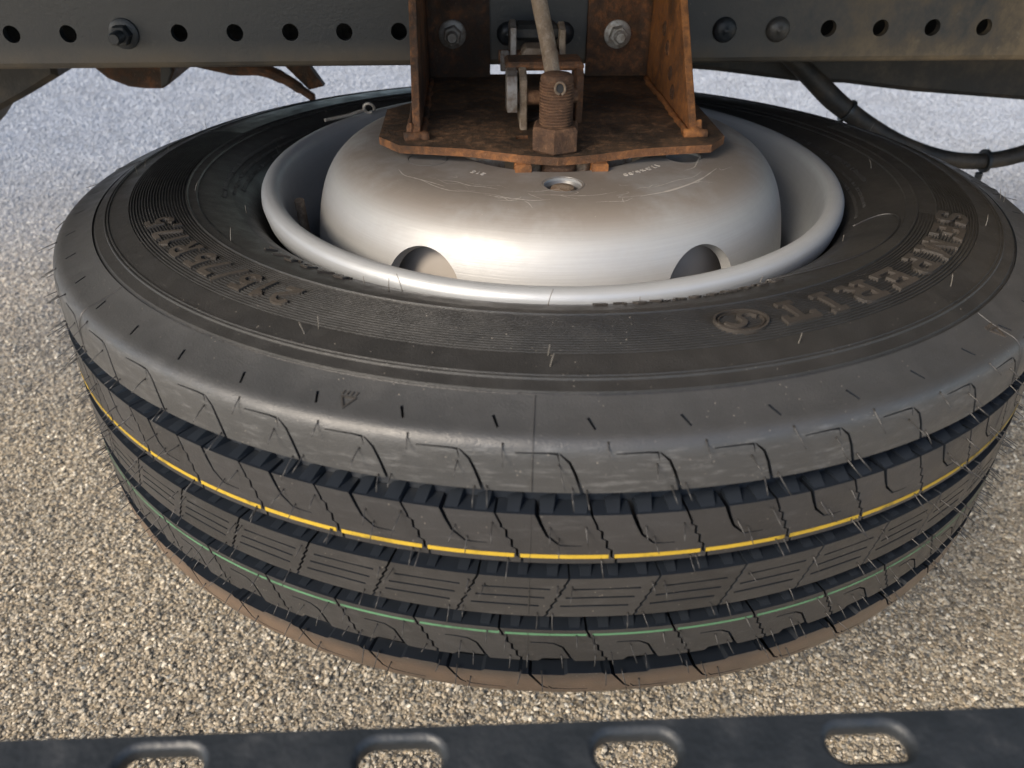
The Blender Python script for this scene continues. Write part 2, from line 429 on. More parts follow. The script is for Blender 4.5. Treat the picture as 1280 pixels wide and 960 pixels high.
def flange_bolt(name, x, z, y, m, label, s=1., group='flange bolts on the chassis rail', thread=.012, tilt=0.):
    th = thing(name, label, 'bolt', (x, y, z), group); ax = (0, -1, 0)
    b = MB(); b.rev([(-.002, .0120*s), (.0008, .0128*s), (.0022, .0126*s), (.0036, .0100*s)], (x, y, z), ax, 36); b.build('washer_flange', m, th)
    b = MB(); rr = .0088*s
    hexp = [(x+rr*math.cos(PI/3*i+tilt), z+rr*math.sin(PI/3*i+tilt)) for i in range(6)]
    b.prism(hexp, lambda u, v, t: (u, y-t, v), .003, .0125*s, .0009); b.build('hex_nut', m, th)
    b = MB(); pr_ = [(.011*s, .0046*s)]
    h = .0125*s
    while h < .0125*s+thread: pr_ += [(h, .0053*s), (h+.0006, .0047*s)]; h += .0012
    pr_ += [(h+.0008, .0040*s)]
    b.rev(pr_, (x, y, z), ax, 20); b.build('threaded_end', m, th)
    return th
flange_bolt('flange_bolt', -.384, HZ, RY, BLK, 'black flange nut in the row of holes left of the rusty bracket', 1.05)
flange_bolt('flange_bolt', -.081, .1625, RY-.0055, GALVD, 'darkened grey flange nut on the shaded left leg of the rusty bracket', 1., thread=.006, tilt=.3)  # darker zinc than the right nut: its shade is in the colour
flange_bolt('flange_bolt', .0745, .1615, RY-.0055, GALV, 'pale grey flange nut on the right leg of the rusty bracket', 1., thread=.006, tilt=.2)
def dome(x, z, label, m, r=.0115):
    b = MB(); b.rev([(-.001, r), (.001, r), (.003, r*.93), (.005, r*.75), (.0062, r*.5), (.0068, r*.22), (.0078, r*.16), (.008, r*.05)], (x, RY, z), (0, -1, 0), 36)
    tag(b.build('round_head_bolt', m, None, smooth=True, org=(x, RY, z), autosm=50), label, 'bolt', 'round headed bolts on the chassis rail')
dome(-.029, .1615, 'round black bolt head between the bracket legs, left of the bent rod', BLK, .0105)
dome(.0235, .1615, 'round black bolt head between the bracket legs, right of the bent rod', BLK, .0105)
dome(.178, .1635, 'very dark round bolt head on the rail just right of the rusty bracket', BLK)
dome(.2295, .1635, 'grey dusty round bolt head second from the rusty bracket', RAIL)

# ------------------------------------------------------------------ SPARE WHEEL
wheel = thing('spare_wheel', 'spare lorry wheel lying flat under the rail with black tyre and silver rim', 'wheel', (0, 0, -.105))
NP = 52; PD = 360/NP; PR = R(PD)
RC = .3855
# outer profile from tread crown over the shoulder to the buttress groove: list of (z, r), arclength parameter v
SP = [(.0, .3862), (.03, .3860), (.060, .3855), (.075, .3850), (.084, .3840), (.0885, .3826), (.0915, .3800), (.0930, .3768), (.0938, .3730), (.0955, .3670), (.0980, .3600), (.1000, .3555)]
SPA = np.array(SP); SL = np.concatenate([[0], np.cumsum(np.linalg.norm(np.diff(SPA, axis=0), axis=1))])
# densify smoothly
def prof_at(v):
    z = np.interp(v, SL, SPA[:, 0]); r = np.interp(v, SL, SPA[:, 1]); return z, r
_vv = np.linspace(0, SL[-1], 400); _z = np.interp(_vv, SL, SPA[:, 0]); _r = np.interp(_vv, SL, SPA[:, 1])
for _ in range(60):
    _z[1:-1] = (_z[:-2]+2*_z[1:-1]+_z[2:])/4; _r[1:-1] = (_r[:-2]+2*_r[1:-1]+_r[2:])/4
def shoulder_fn(sign):
    def f(u, v, d):      # u degrees, v arclength (about z on the tread), d depth inwards
        z = float(np.interp(v, _vv, _z)); r = float(np.interp(v, _vv, _r))
        z2 = float(np.interp(v+.0005, _vv, _z)); r2 = float(np.interp(v+.0005, _vv, _r)); z1 = float(np.interp(v-.0005, _vv, _z)); r1 = float(np.interp(v-.0005, _vv, _r))
        tz, tr = z2-z1, r2-r1; L = math.hypot(tz, tr) or 1; nz, nr = -tr/L, tz/L
        rr = r-nr*d; zz = z-nz*d; a = R(u)
        return (rr*math.cos(a), rr*math.sin(a), sign*zz*(1 if sign > 0 else .955))
    return f
topf = shoulder_fn(1); botf = shoulder_fn(-1)
def v_of_z(z): return float(np.interp(z, _z, _vv))
def v_of_r(r): return float(np.interp(-r, -_r, _vv))
K = RC*R(1)                      # metres per degree on the crown
def deg_stroke(pts, w0, w1=None):    # pts in (deg, v) -> polygons in (deg, v)
    return [[(x/K, y) for x, y in q] for q in stroke([(a*K, v) for a, v in pts], w0, w1)]
def cdt_deg(add, sub, grid):     # triangulate in metres so that the triangles are well shaped
    S_ = lambda P: [(x*K, y) for x, y in P]
    vs, fs = cdt([S_(a) for a in add], [S_(a) for a in sub], S_(grid)); return vs/np.array([K, 1.]), fs
def fn_normal(fn, u, v): return np.array(fn(u, v, -.001))-np.array(fn(u, v, 0))
PH = -90.45                      # phase of one pitch of the pattern

# tyre body (carcass) with both sidewalls ------------------------------------
ring0, ring1 = .2918, .3284
def side_z(r):
    xs = [.222, .232, .238, .246, .256, .268, .280, .2905, .305, .315, .3275, .3465, .3530, .3560, .3590]
    zs = [.050, .068, .081, .0925, .0990, .1040, .1072, .1086, .1095, .1094, .1075, .1031, .1012, .1000, .0980]
    return float(np.interp(r, xs, zs))
sw = []                          # (r, extra height, ridged)
for r in np.linspace(.222, .2815, 22): sw.append((r, 0, 0))
sw += [(.2822, .0, 0), (.2828, .0010, 0), (.2840, .0010, 0)] + [(.2885, .0010, 0), (.2893, .0018, 0), (.2901, .0018, 0), (.2907, 0, 0)]
r = ring0; RP = .0020
while r < ring1: sw += [(r, 0, 1), (r+.0003, .0012, 1), (r+.0008, .0012, 1), (r+.0011, 0, 1)]; r += RP
sw += [(.3292, 0, 0), (.3297, .0011, 0), (.3306, .0011, 0), (.3350, .0008, 0), (.3425, .0007, 0), (.3436, .0007, 0), (.3439, .0015, 0), (.3446, .0015, 0), (.3449, .0007, 0), (.3456, .0007, 0), (.3459, .0014, 0), (.3466, .0014, 0), (.3470, .0003, 0), (.3500, 0, 0), (.3533, 0, 0), (.3537, -.0012, 0), (.3550, -.0016, 0), (.3560, -.004, 0), (.3575, -.009, 0)]
NA = 480; V = []; F = []
rows = []
def ridge_amp(a, r):             # ridged band runs only round part of the tyre
    a = a % 360                  # 0..360
    inner = .2885+.0085*0
    ok = 1.
    if a < 162 and a > 20: ok = 0.
    if a >= 332 or a <= 20: ok = 0. if r < .3025 else 1.
    return ok
def add_side(sign):
    k = len(V)
    for (r, h, rg) in sw:
        z = side_z(r)
        for j in range(NA):
            a = 2*PI*j/NA; hh = h*(ridge_amp(math.degrees(a), r) if rg else 1)
            V.append((r*math.cos(a), r*math.sin(a), sign*(z+hh)*(1 if sign > 0 else .955)))
    n = len(sw)
    for i in range(n-1):
        for j in range(NA):
            q = (k+i*NA+j, k+(i+1)*NA+j, k+(i+1)*NA+(j+1) % NA, k+i*NA+(j+1) % NA)
            F.append(q[::-1] if sign > 0 else q)
    return k, k+(n-1)*NA
kt, kte = add_side(1)
tyre = obj('tyre', V, F, RUBS, wheel, autosm=38)
V = []; F = []; kb, kbe = add_side(-1)
obj('lower_sidewall', V, F, RUBS, tyre, autosm=38)
b = MB()
prof = [(-.094, .3545), (-.088, .3600), (-.080, .3700), (-.070, .3735), (0, .3745), (.070, .3735), (.080, .3700), (.088, .3600), (.0985, .3545)]
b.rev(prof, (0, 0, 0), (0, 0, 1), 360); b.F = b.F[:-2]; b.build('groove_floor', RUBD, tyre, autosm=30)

# shoulder ribs ----------------------------------------------------------------
def merge_pitches(Vp, Fp, n=NP):
    Vp = np.array(Vp); out = []; FF = []
    for k in range(n):
        a = PR*k; c, s_ = math.cos(a), math.sin(a)
        W = Vp.copy(); W[:, 0] = Vp[:, 0]*c-Vp[:, 1]*s_; W[:, 1] = Vp[:, 0]*s_+Vp[:, 1]*c
        out.append(W); FF += [tuple(i+k*len(Vp) for i in f) for f in Fp]
    return np.concatenate(out), FF
def weld(V, F):
    key = np.round(V*2e5).astype(np.int64); _, idx, inv = np.unique(key, axis=0, return_index=True, return_inverse=True)
    inv = inv.ravel(); F2 = []
    for f in F:
        g_ = tuple(int(inv[i]) for i in f)
        if len(set(g_)) == len(g_): F2.append(g_)
    return V[idx], F2
def shoulder(name, sign, z_in, slots_pts, m, edge=None, end_r=.3555):
    v0 = v_of_z(z_in); v1 = v_of_r(end_r); u0, u1 = PH-PD/2, PH+PD/2
    fn = topf if sign > 0 else botf
    outline = [(u0, v0), (u1, v0), (u1, v1), (u0, v1)]
    if edge: outline = [(u0, v0)] + edge(v0) + [(u1, v0), (u1, v1), (u0, v1)]
    # boundary needs matching points on both ends: subdivide ends identically
    vs_ = np.concatenate([np.linspace(v0, v1, 34)])
    ol = []
    for i, (a, bb) in enumerate(zip(outline, outline[1:]+outline[:1])):
        ol.append(a)
        if abs(a[0]-bb[0]) < 1e-9:
            seq = vs_[1:-1] if bb[1] > a[1] else vs_[1:-1][::-1]
            ol += [(a[0], float(q)) for q in seq]
        elif abs(bb[0]-a[0]) > 1.2:
            nn = int(abs(bb[0]-a[0])/.55); ol += [(a[0]+(bb[0]-a[0])*q/nn, a[1]+(bb[1]-a[1])*q/nn) for q in range(1, nn)]
    sub = []
    for pts, w0, w1 in slots_pts:
        for sh in (-PD, 0, PD): sub += deg_stroke([(a+sh, q) for a, q in pts], w0, w1)
    # clip slots to this pitch only by keeping all; faces outside outline are dropped
    grid = [(u, q) for u in np.linspace(u0, u1, 13)[1:-1] for q in vs_[1:-1]]
    sub = [s_ for s_ in sub if max(p[0] for p in s_) > u0 and min(p[0] for p in s_) < u1]
    cl = []
    for s_ in sub:
        cl.append([(min(max(p[0], u0), u1), p[1]) for p in s_])
    vs2, fs2 = cdt_deg([ol], cl, grid)
    def skip(a, b_): return abs(a[0]-b_[0]) < 1e-7 and (abs(a[0]-u0) < 1e-6 or abs(a[0]-u1) < 1e-6)
    Vs = [fn(u, q, 0) for u, q in vs2]; Fs = [tuple(int(i) for i in f) for f in fs2]
    if sign > 0: pass
    V1, F1 = merge_pitches(Vs, Fs if sign > 0 else [f[::-1] for f in Fs])
    N1, _ = merge_pitches([fn_normal(fn, u, q) for u, q in vs2], [])
    be = [e for e in bedges(fs2) if not skip(vs2[e[0]], vs2[e[1]])]; W = []; WF = []
    for a, b_ in be:
        k = len(W); W += [fn(*vs2[b_], 0), fn(*vs2[a], 0), fn(*vs2[a], .010), fn(*vs2[b_], .010)]; WF.append((k, k+1, k+2, k+3) if sign > 0 else (k+3, k+2, k+1, k))
    V2, F2 = merge_pitches(W, WF); k = len(V1)
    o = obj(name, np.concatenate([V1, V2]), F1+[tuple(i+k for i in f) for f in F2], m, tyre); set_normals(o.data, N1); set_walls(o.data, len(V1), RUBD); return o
vz = v_of_z
d0 = -98.45                      # a buttress dash
rib1_slots = [([(-96.97, vz(.0862)), (-94.75, vz(.0865)), (-94.02, vz(.0862))], .0005, .0010),
              ([(-94.05, vz(.0863)), (-93.2, vz(.082)), (-92.75, vz(.0755)), (-92.15, vz(.0635))], .0010, .0018),
              ([(-98.75, v_of_r(.3672)), (-98.30, v_of_r(.3742))], .0016, .0012)]
shoulder('upper_shoulder_rib', 1, .0651, rib1_slots, RUB1)
def edge5(v0): return [(PH-2.2, v0), (PH-1.9, v0-.0016), (PH+.9, v0-.0016), (PH+1.2, v0)]
rib5_slots = [([(-95.65, vz(.0675)), (-95.1, vz(.073)), (-94.45, vz(.0800)), (-93.6, vz(.0825))], .0018, .0009),
              ([(-93.65, vz(.0824)), (-92.3, vz(.0830)), (-90.6, vz(.0830))], .0009, .0004),
              ([(-91.2+.0, v_of_r(.3672)), (-90.8, v_of_r(.3742))], .0016, .0012)]
shoulder('lower_shoulder_rib', -1, .0690, rib5_slots, RUB, edge5)

# tread blocks -------------------------------------------------------------------
def zig(p0, p1, n, amp, lead=0, tail=0):
    P = [p0]; a0, a1 = lead, 1-tail
    if lead: P.append((p0[0]+(p1[0]-p0[0])*lead, p0[1]+(p1[1]-p0[1])*lead))
    for i in range(n):
        for fr, s_ in ((.30, 0), (.62, 1)):
            tt = a0+(a1-a0)*(i+fr)/n; q = (p0[0]+(p1[0]-p0[0])*tt, p0[1]+(p1[1]-p0[1])*tt)
            P.append((q[0]+(amp if s_ else -amp*.55)/K*.9, q[1]+(.0004 if s_ else -.0002)))
    P.append(p1); return P
def crown_fn(u, v, d):
    r = float(np.interp(abs(v), SPA[:, 0], SPA[:, 1]))-d; a = R(u); return (r*math.cos(a), r*math.sin(a), v)
def blocks(cut, slots, m=RUB, hint=None, extra=None):
    """one block between cut and cut+pitch, 52 copies sharing the mesh"""
    L = [(a-PD, z) for a, z in cut]; half = .00065/K
    outline = [(a-half, z) for a, z in cut] + (extra or []) + [(a+half, z) for a, z in L[::-1]]
    o2 = []
    for a, bb in zip(outline, outline[1:]+outline[:1]):
        o2.append(a); nn = int(abs(bb[0]-a[0])/.7)
        o2 += [(a[0]+(bb[0]-a[0])*q/nn, a[1]+(bb[1]-a[1])*q/nn) for q in range(1, nn)]
    sub = []
    for pts, w0, w1 in slots: sub += deg_stroke(pts, w0, w1)
    zs = [z for a, z in cut]; lo, hi = min(zs), max(zs)
    grid = [(cut[0][0]-PD+du*.6, lo+(hi-lo)*q/4) for du in range(-4, 16) for q in (1, 2, 3)]
    grid = [g_ for g_ in grid if inpoly(np.array([g_]), o2)[0] and all(not inpoly(np.array([g_]), s_)[0] for s_ in sub)]
    vs2, fs2 = cdt_deg([o2], sub, grid)
    V, F = panel(vs2, fs2, crown_fn, .0115)
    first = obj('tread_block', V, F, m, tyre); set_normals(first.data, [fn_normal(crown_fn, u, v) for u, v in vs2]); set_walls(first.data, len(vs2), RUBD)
    for k in range(1, NP):
        c = first.copy(); sc.collection.objects.link(c); c.parent = tyre; c.rotation_euler = (0, 0, PR*k)
    return first
# rib 2 (yellow line): hook sipe opening to groove 1, zigzag cut
z2t, z2b = .0515, .0205
cut2 = zig((-91.42, z2t), (-89.40, z2b), 4, .0011, .22)
blocks(cut2, [([(-95.45, .0535), (-94.95, .0445), (-94.55, .0385), (-93.6, .0325)], .0022, .0010), ([(-93.65, .0326), (-92.9, .0322), (-92.0, .0322)], .0008, .0004)])
# rib 3: three fine lengthwise sipes
z3t, z3b = .0098, -.0178
cut3 = zig((-92.72, z3t), (-94.50, z3b), 5, .0010, .12)
blocks(cut3, [([(-99.35, .0022), (-94.15, .0022)], .0011, .0011), ([(-99.86, -.0040), (-94.55, -.0040)], .0011, .0011), ([(-100.25, -.0100), (-94.97, -.0100)], .0011, .0011)])
# rib 4: green line
z4t, z4b = -.0285, -.0535
cut4 = zig((-91.15, z4t), (-89.30, z4b), 4, .0010, .15)
blocks(cut4, [([(-95.55, -.0385), (-94.5, -.0385), (-93.66, -.0390)], .0006, .0009), ([(-93.7, -.0389), (-92.93, -.0420), (-91.95, -.0545)], .0009, .0015)],
       extra=[(-91.85, z4b), (-92.15, -.0512), (-94.5, -.0512), (-94.85, z4b)])

# painted identification lines, broken where the cuts cross ---------------------------------
def stripe(name, cut, z0, z1, m, wob, lines):
    mb = MB(); zc = (z0+z1)/2
    ac = float(np.interp(-zc, [-z for a, z in cut], [a for a, z in cut]))
    for k in range(NP):
        a0 = ac+.22-PD+PD*k; a1 = ac-.22+PD*k; n = 12
        for (f0, f1, hh) in lines:
            P = []
            for i in range(n+1):
                a = a0+(a1-a0)*i/n
                wv = wob*math.sin(R(a)*3+1)+wob*.5*math.sin(R(a)*7)
                for z in (z0+(z1-z0)*f0+wv, z0+(z1-z0)*f1+wv):
                    P.append(crown_fn(a, z, -hh))
            mb.add(P, [(2*i, 2*i+2, 2*i+3, 2*i+1) for i in range(n)])
    mb.build(name, m, tyre)
stripe('yellow_stripe', cut2, .0234, .0259, YEL, .0004, [(0, 1, .00012), (.12, .42, .0003), (.6, .9, .0003)])
stripe('green_stripe', cut4, -.0331, -.0314, GRN, .0004, [(0, 1, .00014)])

# stone ejector teeth in the grooves -----------------------------------------------------
def teeth(name, zwall, sign, hgt, per, width, m, rt_=.3845, off=0., jit=.15):
    mb = MB()
    for k in range(NP*per):
        a = PH+off+PD*k/per+random.uniform(-jit, jit); wd = width*random.uniform(.85, 1.1); rb = .3738
        zb = zwall; zp = zwall+sign*hgt
        pts = [crown_fn(0, 0, 0)]
        def P(da, r, z): x = R(a+da); return (r*math.cos(x), r*math.sin(x), z)
        V = [P(0, rt_-.0002, zb+sign*.0002), P(wd*.8, rt_-.0002, zb+sign*.0002), P(0, rb, zb+sign*hgt*.30), P(wd, rb, zb+sign*hgt), P(wd*.8+.12, rt_-.0006, zb-sign*.0003), P(wd+.12, rb, zb-sign*.0003), P(0, rb, zb-sign*.0005), P(0, rt_-.0008, zb-sign*.0005)]
        F = [(0, 1, 3, 2), (1, 4, 5, 3), (0, 2, 6, 7)]
        mb.add(V, F)
    o = mb.build(name, m, tyre, autosm=20); o['kind'] = 'stuff'
teeth('groove_teeth', z2t, 1, .0050, 3, 1.25, RUBD)
teeth('groove_teeth', z3t, 1, .0035, 3, 1.0, RUBD, off=.7)
teeth('groove_teeth', z4t, 1, .0035, 3, 1.0, RUBD, off=.2)

# mould parting seams
for a in [-95.75+45*i for i in range(8)]:
    mb = MB(); vs_ = np.linspace(v_of_z(.0655), v_of_r(.3560), 40); P = []
    for v in vs_:
        P += [topf(a-.045, v, -.0001), topf(a, v, -.0007), topf(a+.045, v, -.0001)]
    F = []
    for i in range(len(vs_)-1): F += [(3*i, 3*i+1, 3*i+4, 3*i+3), (3*i+1, 3*i+2, 3*i+5, 3*i+4)]
    mb.add(P, F)
    for z0, z1 in ((z2b, z2t), (z3b, z3t), (z4b, z4t)):
        P = []; zz = np.linspace(z0, z1, 6)
        for z in zz: P += [crown_fn(a-.035, z, -.00005), crown_fn(a, z, -.0004), crown_fn(a+.035, z, -.00005)]
        mb.add(P, [f for i in range(5) for f in ((3*i, 3*i+1, 3*i+4, 3*i+3), (3*i+1, 3*i+2, 3*i+5, 3*i+4))])
    mb.build('mould_seam', RUB, tyre, smooth=True, autosm=None)

# vent hairs ---------------------------------------------------------------------------------
def hair(mb, p, d, L, r=.00028, droop=.25, bulb=True):
    p = Vector(p); d = Vector(d).normalized(); side = Vector((random.uniform(-1, 1), random.uniform(-1, 1), random.uniform(-1, .2)))*droop
    pts = [p-d*.0005, p+d*L*.12, p+d*L*.5+side*L*.15, p+d*L+side*L*.55]
    mb.tube(pts, [r*2.2, r*1.15, r, r*.8], 5)
mbh = MB()
Hr = [(-97.66, .0895, 1), (-94.14, .081, 1), (-92.8, .067, 1), (-91.85, .068, 1), (-98.52, .045, 1), (-94.3, .043, 1), (-93.5, .036, 1), (-97.13, .024, 1), (-90.55, .0235, 1),
      (-93.45, .0050, .8), (-92.4, .0050, .8), (-95.1, -.0150, .8), (-93.85, -.0150, .8), (-91.9, -.0325, .9), (-90.4, -.0330, .9), (-94.3, -.0415, .9), (-93.1, -.0490, .7), (-90.3, -.0500, .7), (-88.9, -.0480, .7),
      (-94.68, -.0665, 1), (-93.4, -.0750, 1.1), (-96.1, -.0650, .8), (-90.8, -.0885, 1)]
for k in range(NP):
    for (a, z, s_) in Hr:
        if random.random() < .1: continue
        a2 = a+PD*k+random.uniform(-.2, .2); z2 = z+random.uniform(-.0012, .0012)
        if abs(z2) > .060: p = (topf if z2 > 0 else botf)(a2, v_of_z(abs(z2)), 0)
        else: p = crown_fn(a2, z2, 0)
        ca, sa = math.cos(R(a2)), math.sin(R(a2))
        hair(mbh, p, (ca+random.uniform(-.15, .15), sa+random.uniform(-.15, .15), -.32+random.uniform(-.25, .15)), random.uniform(.0075, .0125)*s_, .00030)
o = mbh.build('rubber_hair', HAIR, tyre, smooth=True, autosm=None); o['kind'] = 'stuff'
mbh = MB()
for (a, r_, L) in [(-94.7, .2639, .011), (-114.7, .2714, .012), (-119.6, .2630, .006), (-113.7, .2643, .012), (-94.8, .3308, .010), (-94.6, .3380, .009), (-142, .2822, .012), (-117, .3367, .010), (-116.2, .331, .012), (-72.1, .3354, .010), (-49.3, .3352, .011), (-28, .3345, .012), (-175.9, .3351, .012), (-179, .3351, .012), (-188, .336, .012),
                   (-12, .368, .011), (-11, .3675, .011), (-4, .275, .011), (17, .34, .011), (28, .35, .012), (-200, .3382, .012), (-220, .36, .012), (-165, .284, .011), (-160, .25, .008), (-196, .252, .008), (140, .279, .010), (60, .37, .012), (-38, .25, .007), (-62, .249, .006), (-82, .25, .005)]:
    ca, sa = math.cos(R(a)), math.sin(R(a)); z = side_z(r_) if r_ < .352 else float(np.interp(-r_, -SPA[:, 1], SPA[:, 0]))
    hair(mbh, (r_*ca, r_*sa, z), (random.uniform(-.25, .25), random.uniform(-.25, .25), 1), L*.85, .00024, .35)
o = mbh.build('sidewall_hair', HAIRL, tyre, smooth=True, autosm=None); o['kind'] = 'stuff'

# raised lettering on the sidewall ------------------------------------------------------------
def arc(cx, cy, rx, ry, a0, a1, n=9): return [(cx+rx*math.cos(R(a0+(a1-a0)*i/n)), cy+ry*math.sin(R(a0+(a1-a0)*i/n))) for i in range(n+1)]
GL = {  # strokes in a unit cell (w,1)
 'S': [arc(.5, .73, .34, .20, 15, 270, 12)[0:] + arc(.5, .29, .36, .22, 90, -165, 12)[1:], [(.84, .62), (.84, .97)], [(.14, .05), (.14, .40)]],
 'E': [[(.22, 0), (.22, 1)], [(.05, .91), (.86, .91)], [(.05, .09), (.9, .09)], [(.22, .51), (.62, .51)], [(.62, .36), (.62, .66)], [(.84, .72), (.84, 1)], [(.87, 0), (.87, .3)]],
 'M': [[(.17, 0), (.17, 1)], [(.83, 0), (.83, 1)], [(.14, .97), (.5, .22), (.86, .97)], [(.03, .08), (.33, .08)], [(.67, .08), (.97, .08)], [(.03, .93), (.22, .93)], [(.78, .93), (.97, .93)]],
 'P': [[(.24, 0), (.24, 1)], [(.05, .92), (.6, .92)] + arc(.6, .70, .26, .22, 90, -90, 8) + [(.24, .48)], [(.04, .08), (.48, .08)]],
 'R': [[(.24, 0), (.24, 1)], [(.05, .92), (.58, .92)] + arc(.58, .71, .24, .21, 90, -90, 8) + [(.24, .50)], [(.5, .48), (.82, .05)], [(.04, .08), (.44, .08)], [(.70, .08), (.98, .08)]],
 'I': [[(.5, 0), (.5, 1)], [(.15, .92), (.85, .92)], [(.15, .08), (.85, .08)]],
 'T': [[(.5, 0), (.5, 1)], [(.06, .91), (.94, .91)], [(.11, .68), (.11, 1)], [(.89, .68), (.89, 1)], [(.27, .08), (.73, .08)]],
 '2': [arc(.5, .70, .34, .24, 165, -20, 10) + [(.22, .16)], [(.10, .10), (.90, .10)]],
 '1': [[(.55, 0), (.55, 1)], [(.22, .74), (.55, .95)]],
 '5': [[(.86, .90), (.24, .90), (.20, .52)] + arc(.46, .33, .36, .25, 120, -150, 10)],
 '7': [[(.08, .90), (.90, .90)], [(.84, .92), (.40, .0)]],
 '/': [[(.15, -.05), (.85, 1.05)]],
 ',': [[(.5, -.12), (.5, .16)]], '.': [[(.5, 0), (.5, .2)]],
 'G': [arc(.5, .5, .37, .42, 45, 320, 14) + [(.84, .46), (.55, .46)]], 'O': [arc(.5, .5, .36, .42, 0, 360, 18)],
 'V': [[(.08, 1), (.5, .05), (.92, 1)]], 'A': [[(.06, 0), (.5, .96), (.94, 0)], [(.25, .32), (.75, .32)]], 'B': [[(.2, 0), (.2, 1)], [(.2, .92), (.55, .92)] + arc(.58, .73, .22, .19, 90, -90, 6) + [(.2, .52)], [(.58, .52)] + arc(.6, .29, .24, .21, 90, -90, 6) + [(.2, .08)]],
 'L': [[(.2, 1), (.2, .09), (.88, .09)]], 'D': [[(.2, 0), (.2, 1)], [(.2, .92), (.45, .92)] + arc(.45, .5, .4, .42, 90, -90, 10) + [(.2, .08)]],
 'x': [[(.1, .05), (.9, .75)], [(.1, .75), (.9, .05)]], '6': [arc(.5, .3, .34, .24, 0, 360, 12), arc(.62, .45, .46, .48, 180, 95, 6)], '0': [arc(.5, .5, .34, .42, 0, 360, 16)],
}
def emboss(name, ch, az, r0, hgt, wid, th, rise, m, parent, zf, depth=.0016):
    add = []
    for st in GL[ch]:
        pts = [((x-.5)*wid, y*hgt) for x, y in st]
        p2 = [pts[0]]
        for q in pts[1:]:
            if math.hypot(q[0]-p2[-1][0], q[1]-p2[-1][1]) > 1e-5: p2.append(q)
        add += stroke(p2, th)
    # ccw
    rr0 = r0+hgt/2
    def fn(x, y, d):
        r_ = r0+y; a = R(az)-x/rr0; return (r_*math.cos(a), r_*math.sin(a), zf(r_)+rise-d)
    vs2, fs2 = cdt(add, [], [], step=.006)
    fs2 = fs2[:, ::-1]
    fs2 = fs2
    V, F = panel(vs2, fs2, fn, depth)
    return V, F
def word(name, items, r0, hgt, th, rise, m, zf=side_z, parent=None, depth=.0030, single=True):
    mb = MB()
    for ch, az, wid in items:
        V, F = emboss(name, ch, az, r0, hgt, wid, th, rise, m, parent, zf, depth)
        if single: obj(name, V, F, m, parent)
        else: mb.add(V, F)
    if not single: mb.build(name, m, parent, autosm=20)
word('raised_letter', [('S', -29.4, .0235), ('E', -35.0, .0240), ('M', -41.3, .0300), ('P', -47.9, .0245), ('E', -53.7, .0240), ('R', -59.6, .0260), ('I', -64.7, .0155), ('T', -69.4, .0240)], .3015, .0205, .0038, .0027, LET, parent=tyre)
word('raised_letter', [('2', -122.7, .0145), ('1', -125.9, .012), ('5', -128.8, .0140), ('/', -131.6, .012), ('7', -134.4, .0135), ('5', -137.6, .0140), ('R', -141.7, .0165), ('1', -145.2, .011), ('7', -147.8, .0130), (',', -149.9, .006), ('5', -152.3, .0140)], .3030, .0190, .0033, .0023, LETB, parent=tyre)
word('small_lettering', [(c, -63.0-2.52*i, .0085) for i, c in enumerate('REGROOVABLE')], .2600, .0064, .0016, .0012, LET, parent=tyre, single=False)
word('small_lettering', [(c, -123.2-3.1*i, .0105) for i, c in enumerate('RADIAL')], .2600, .0085, .0018, .0012, LET, parent=tyre, single=False)
# rows of minute moulded print too small to read: short bars
mb = MB()
def tick_row(a0, a1, r_, hgt, pitch, w_):
    a = a0
    while a > a1:
        if random.random() > .16:
            hh = hgt*random.choice((.7, 1, 1)); z = side_z(r_)
            P = []
            for (da, dr) in ((0, 0), (w_, 0), (w_, hh), (0, hh)):
                x = R(a)-(da)/r_; P.append(((r_+dr)*math.cos(x), (r_+dr)*math.sin(x)))
            b0 = [(x, y, side_z(math.hypot(x, y))-.0002) for x, y in P]; b1 = [(x, y, side_z(math.hypot(x, y))+.0007) for x, y in P]
            mb.add(b0+b1, [(4, 5, 6, 7), (0, 1, 5, 4), (1, 2, 6, 5), (2, 3, 7, 6), (3, 0, 4, 7)])
        a -= pitch
tick_row(-68.3, -74.8, .2655, .0028, .42, .0009); tick_row(-77.2, -82.5, .2645, .0030, .42, .0009)
tick_row(22, -9, .262, .0034, .55, .0012); tick_row(18, -22, .2545, .002, .5, .0011); tick_row(10, -26, .2495, .002, .5, .0011)
tick_row(-165, -205, .262, .0036, .6, .0014); tick_row(-168, -235, .2555, .0026, .55, .0012); tick_row(-172, -240, .250, .0026, .55, .0012)
o = mb.build('minute_lettering', RUBS, tyre); o['kind'] = 'stuff'
# maker's emblem: ring with an S shaped band
def decal(name, add, az, r0, rise, zf=side_z, m=LET):
    def fn(x, y, d):
        r_ = r0+y; a = R(az)-x/r0; return (r_*math.cos(a), r_*math.sin(a), zf(r_)+rise-d)
    add = [[(-x, y) for x, y in q] for q in add]
    vs2, fs2 = cdt(add, [], [], step=.005); fs2 = fs2[:, ::-1]
    V, F = panel(vs2, fs2, fn, .0034); return obj(name, V, F, m, tyre)
el = stroke(arc(0, 0, .0150, .0108, 0, 360, 36), .0011)
el2 = stroke(arc(0, 0, .0128, .0088, 0, 360, 36), .0006)
ss = stroke([(-.0105, .0015)] + arc(-.0045, .0010, .0055, .0048, 150, 20, 8) + arc(.0052, -.0010, .0055, .0048, 200, 330, 8) + [(.0108, -.0012)], .0026)
decal('emblem', el+ss, -75.6, .3118, .0030)
decal('emblem_outline', el2, -75.6, .3118, .0022)
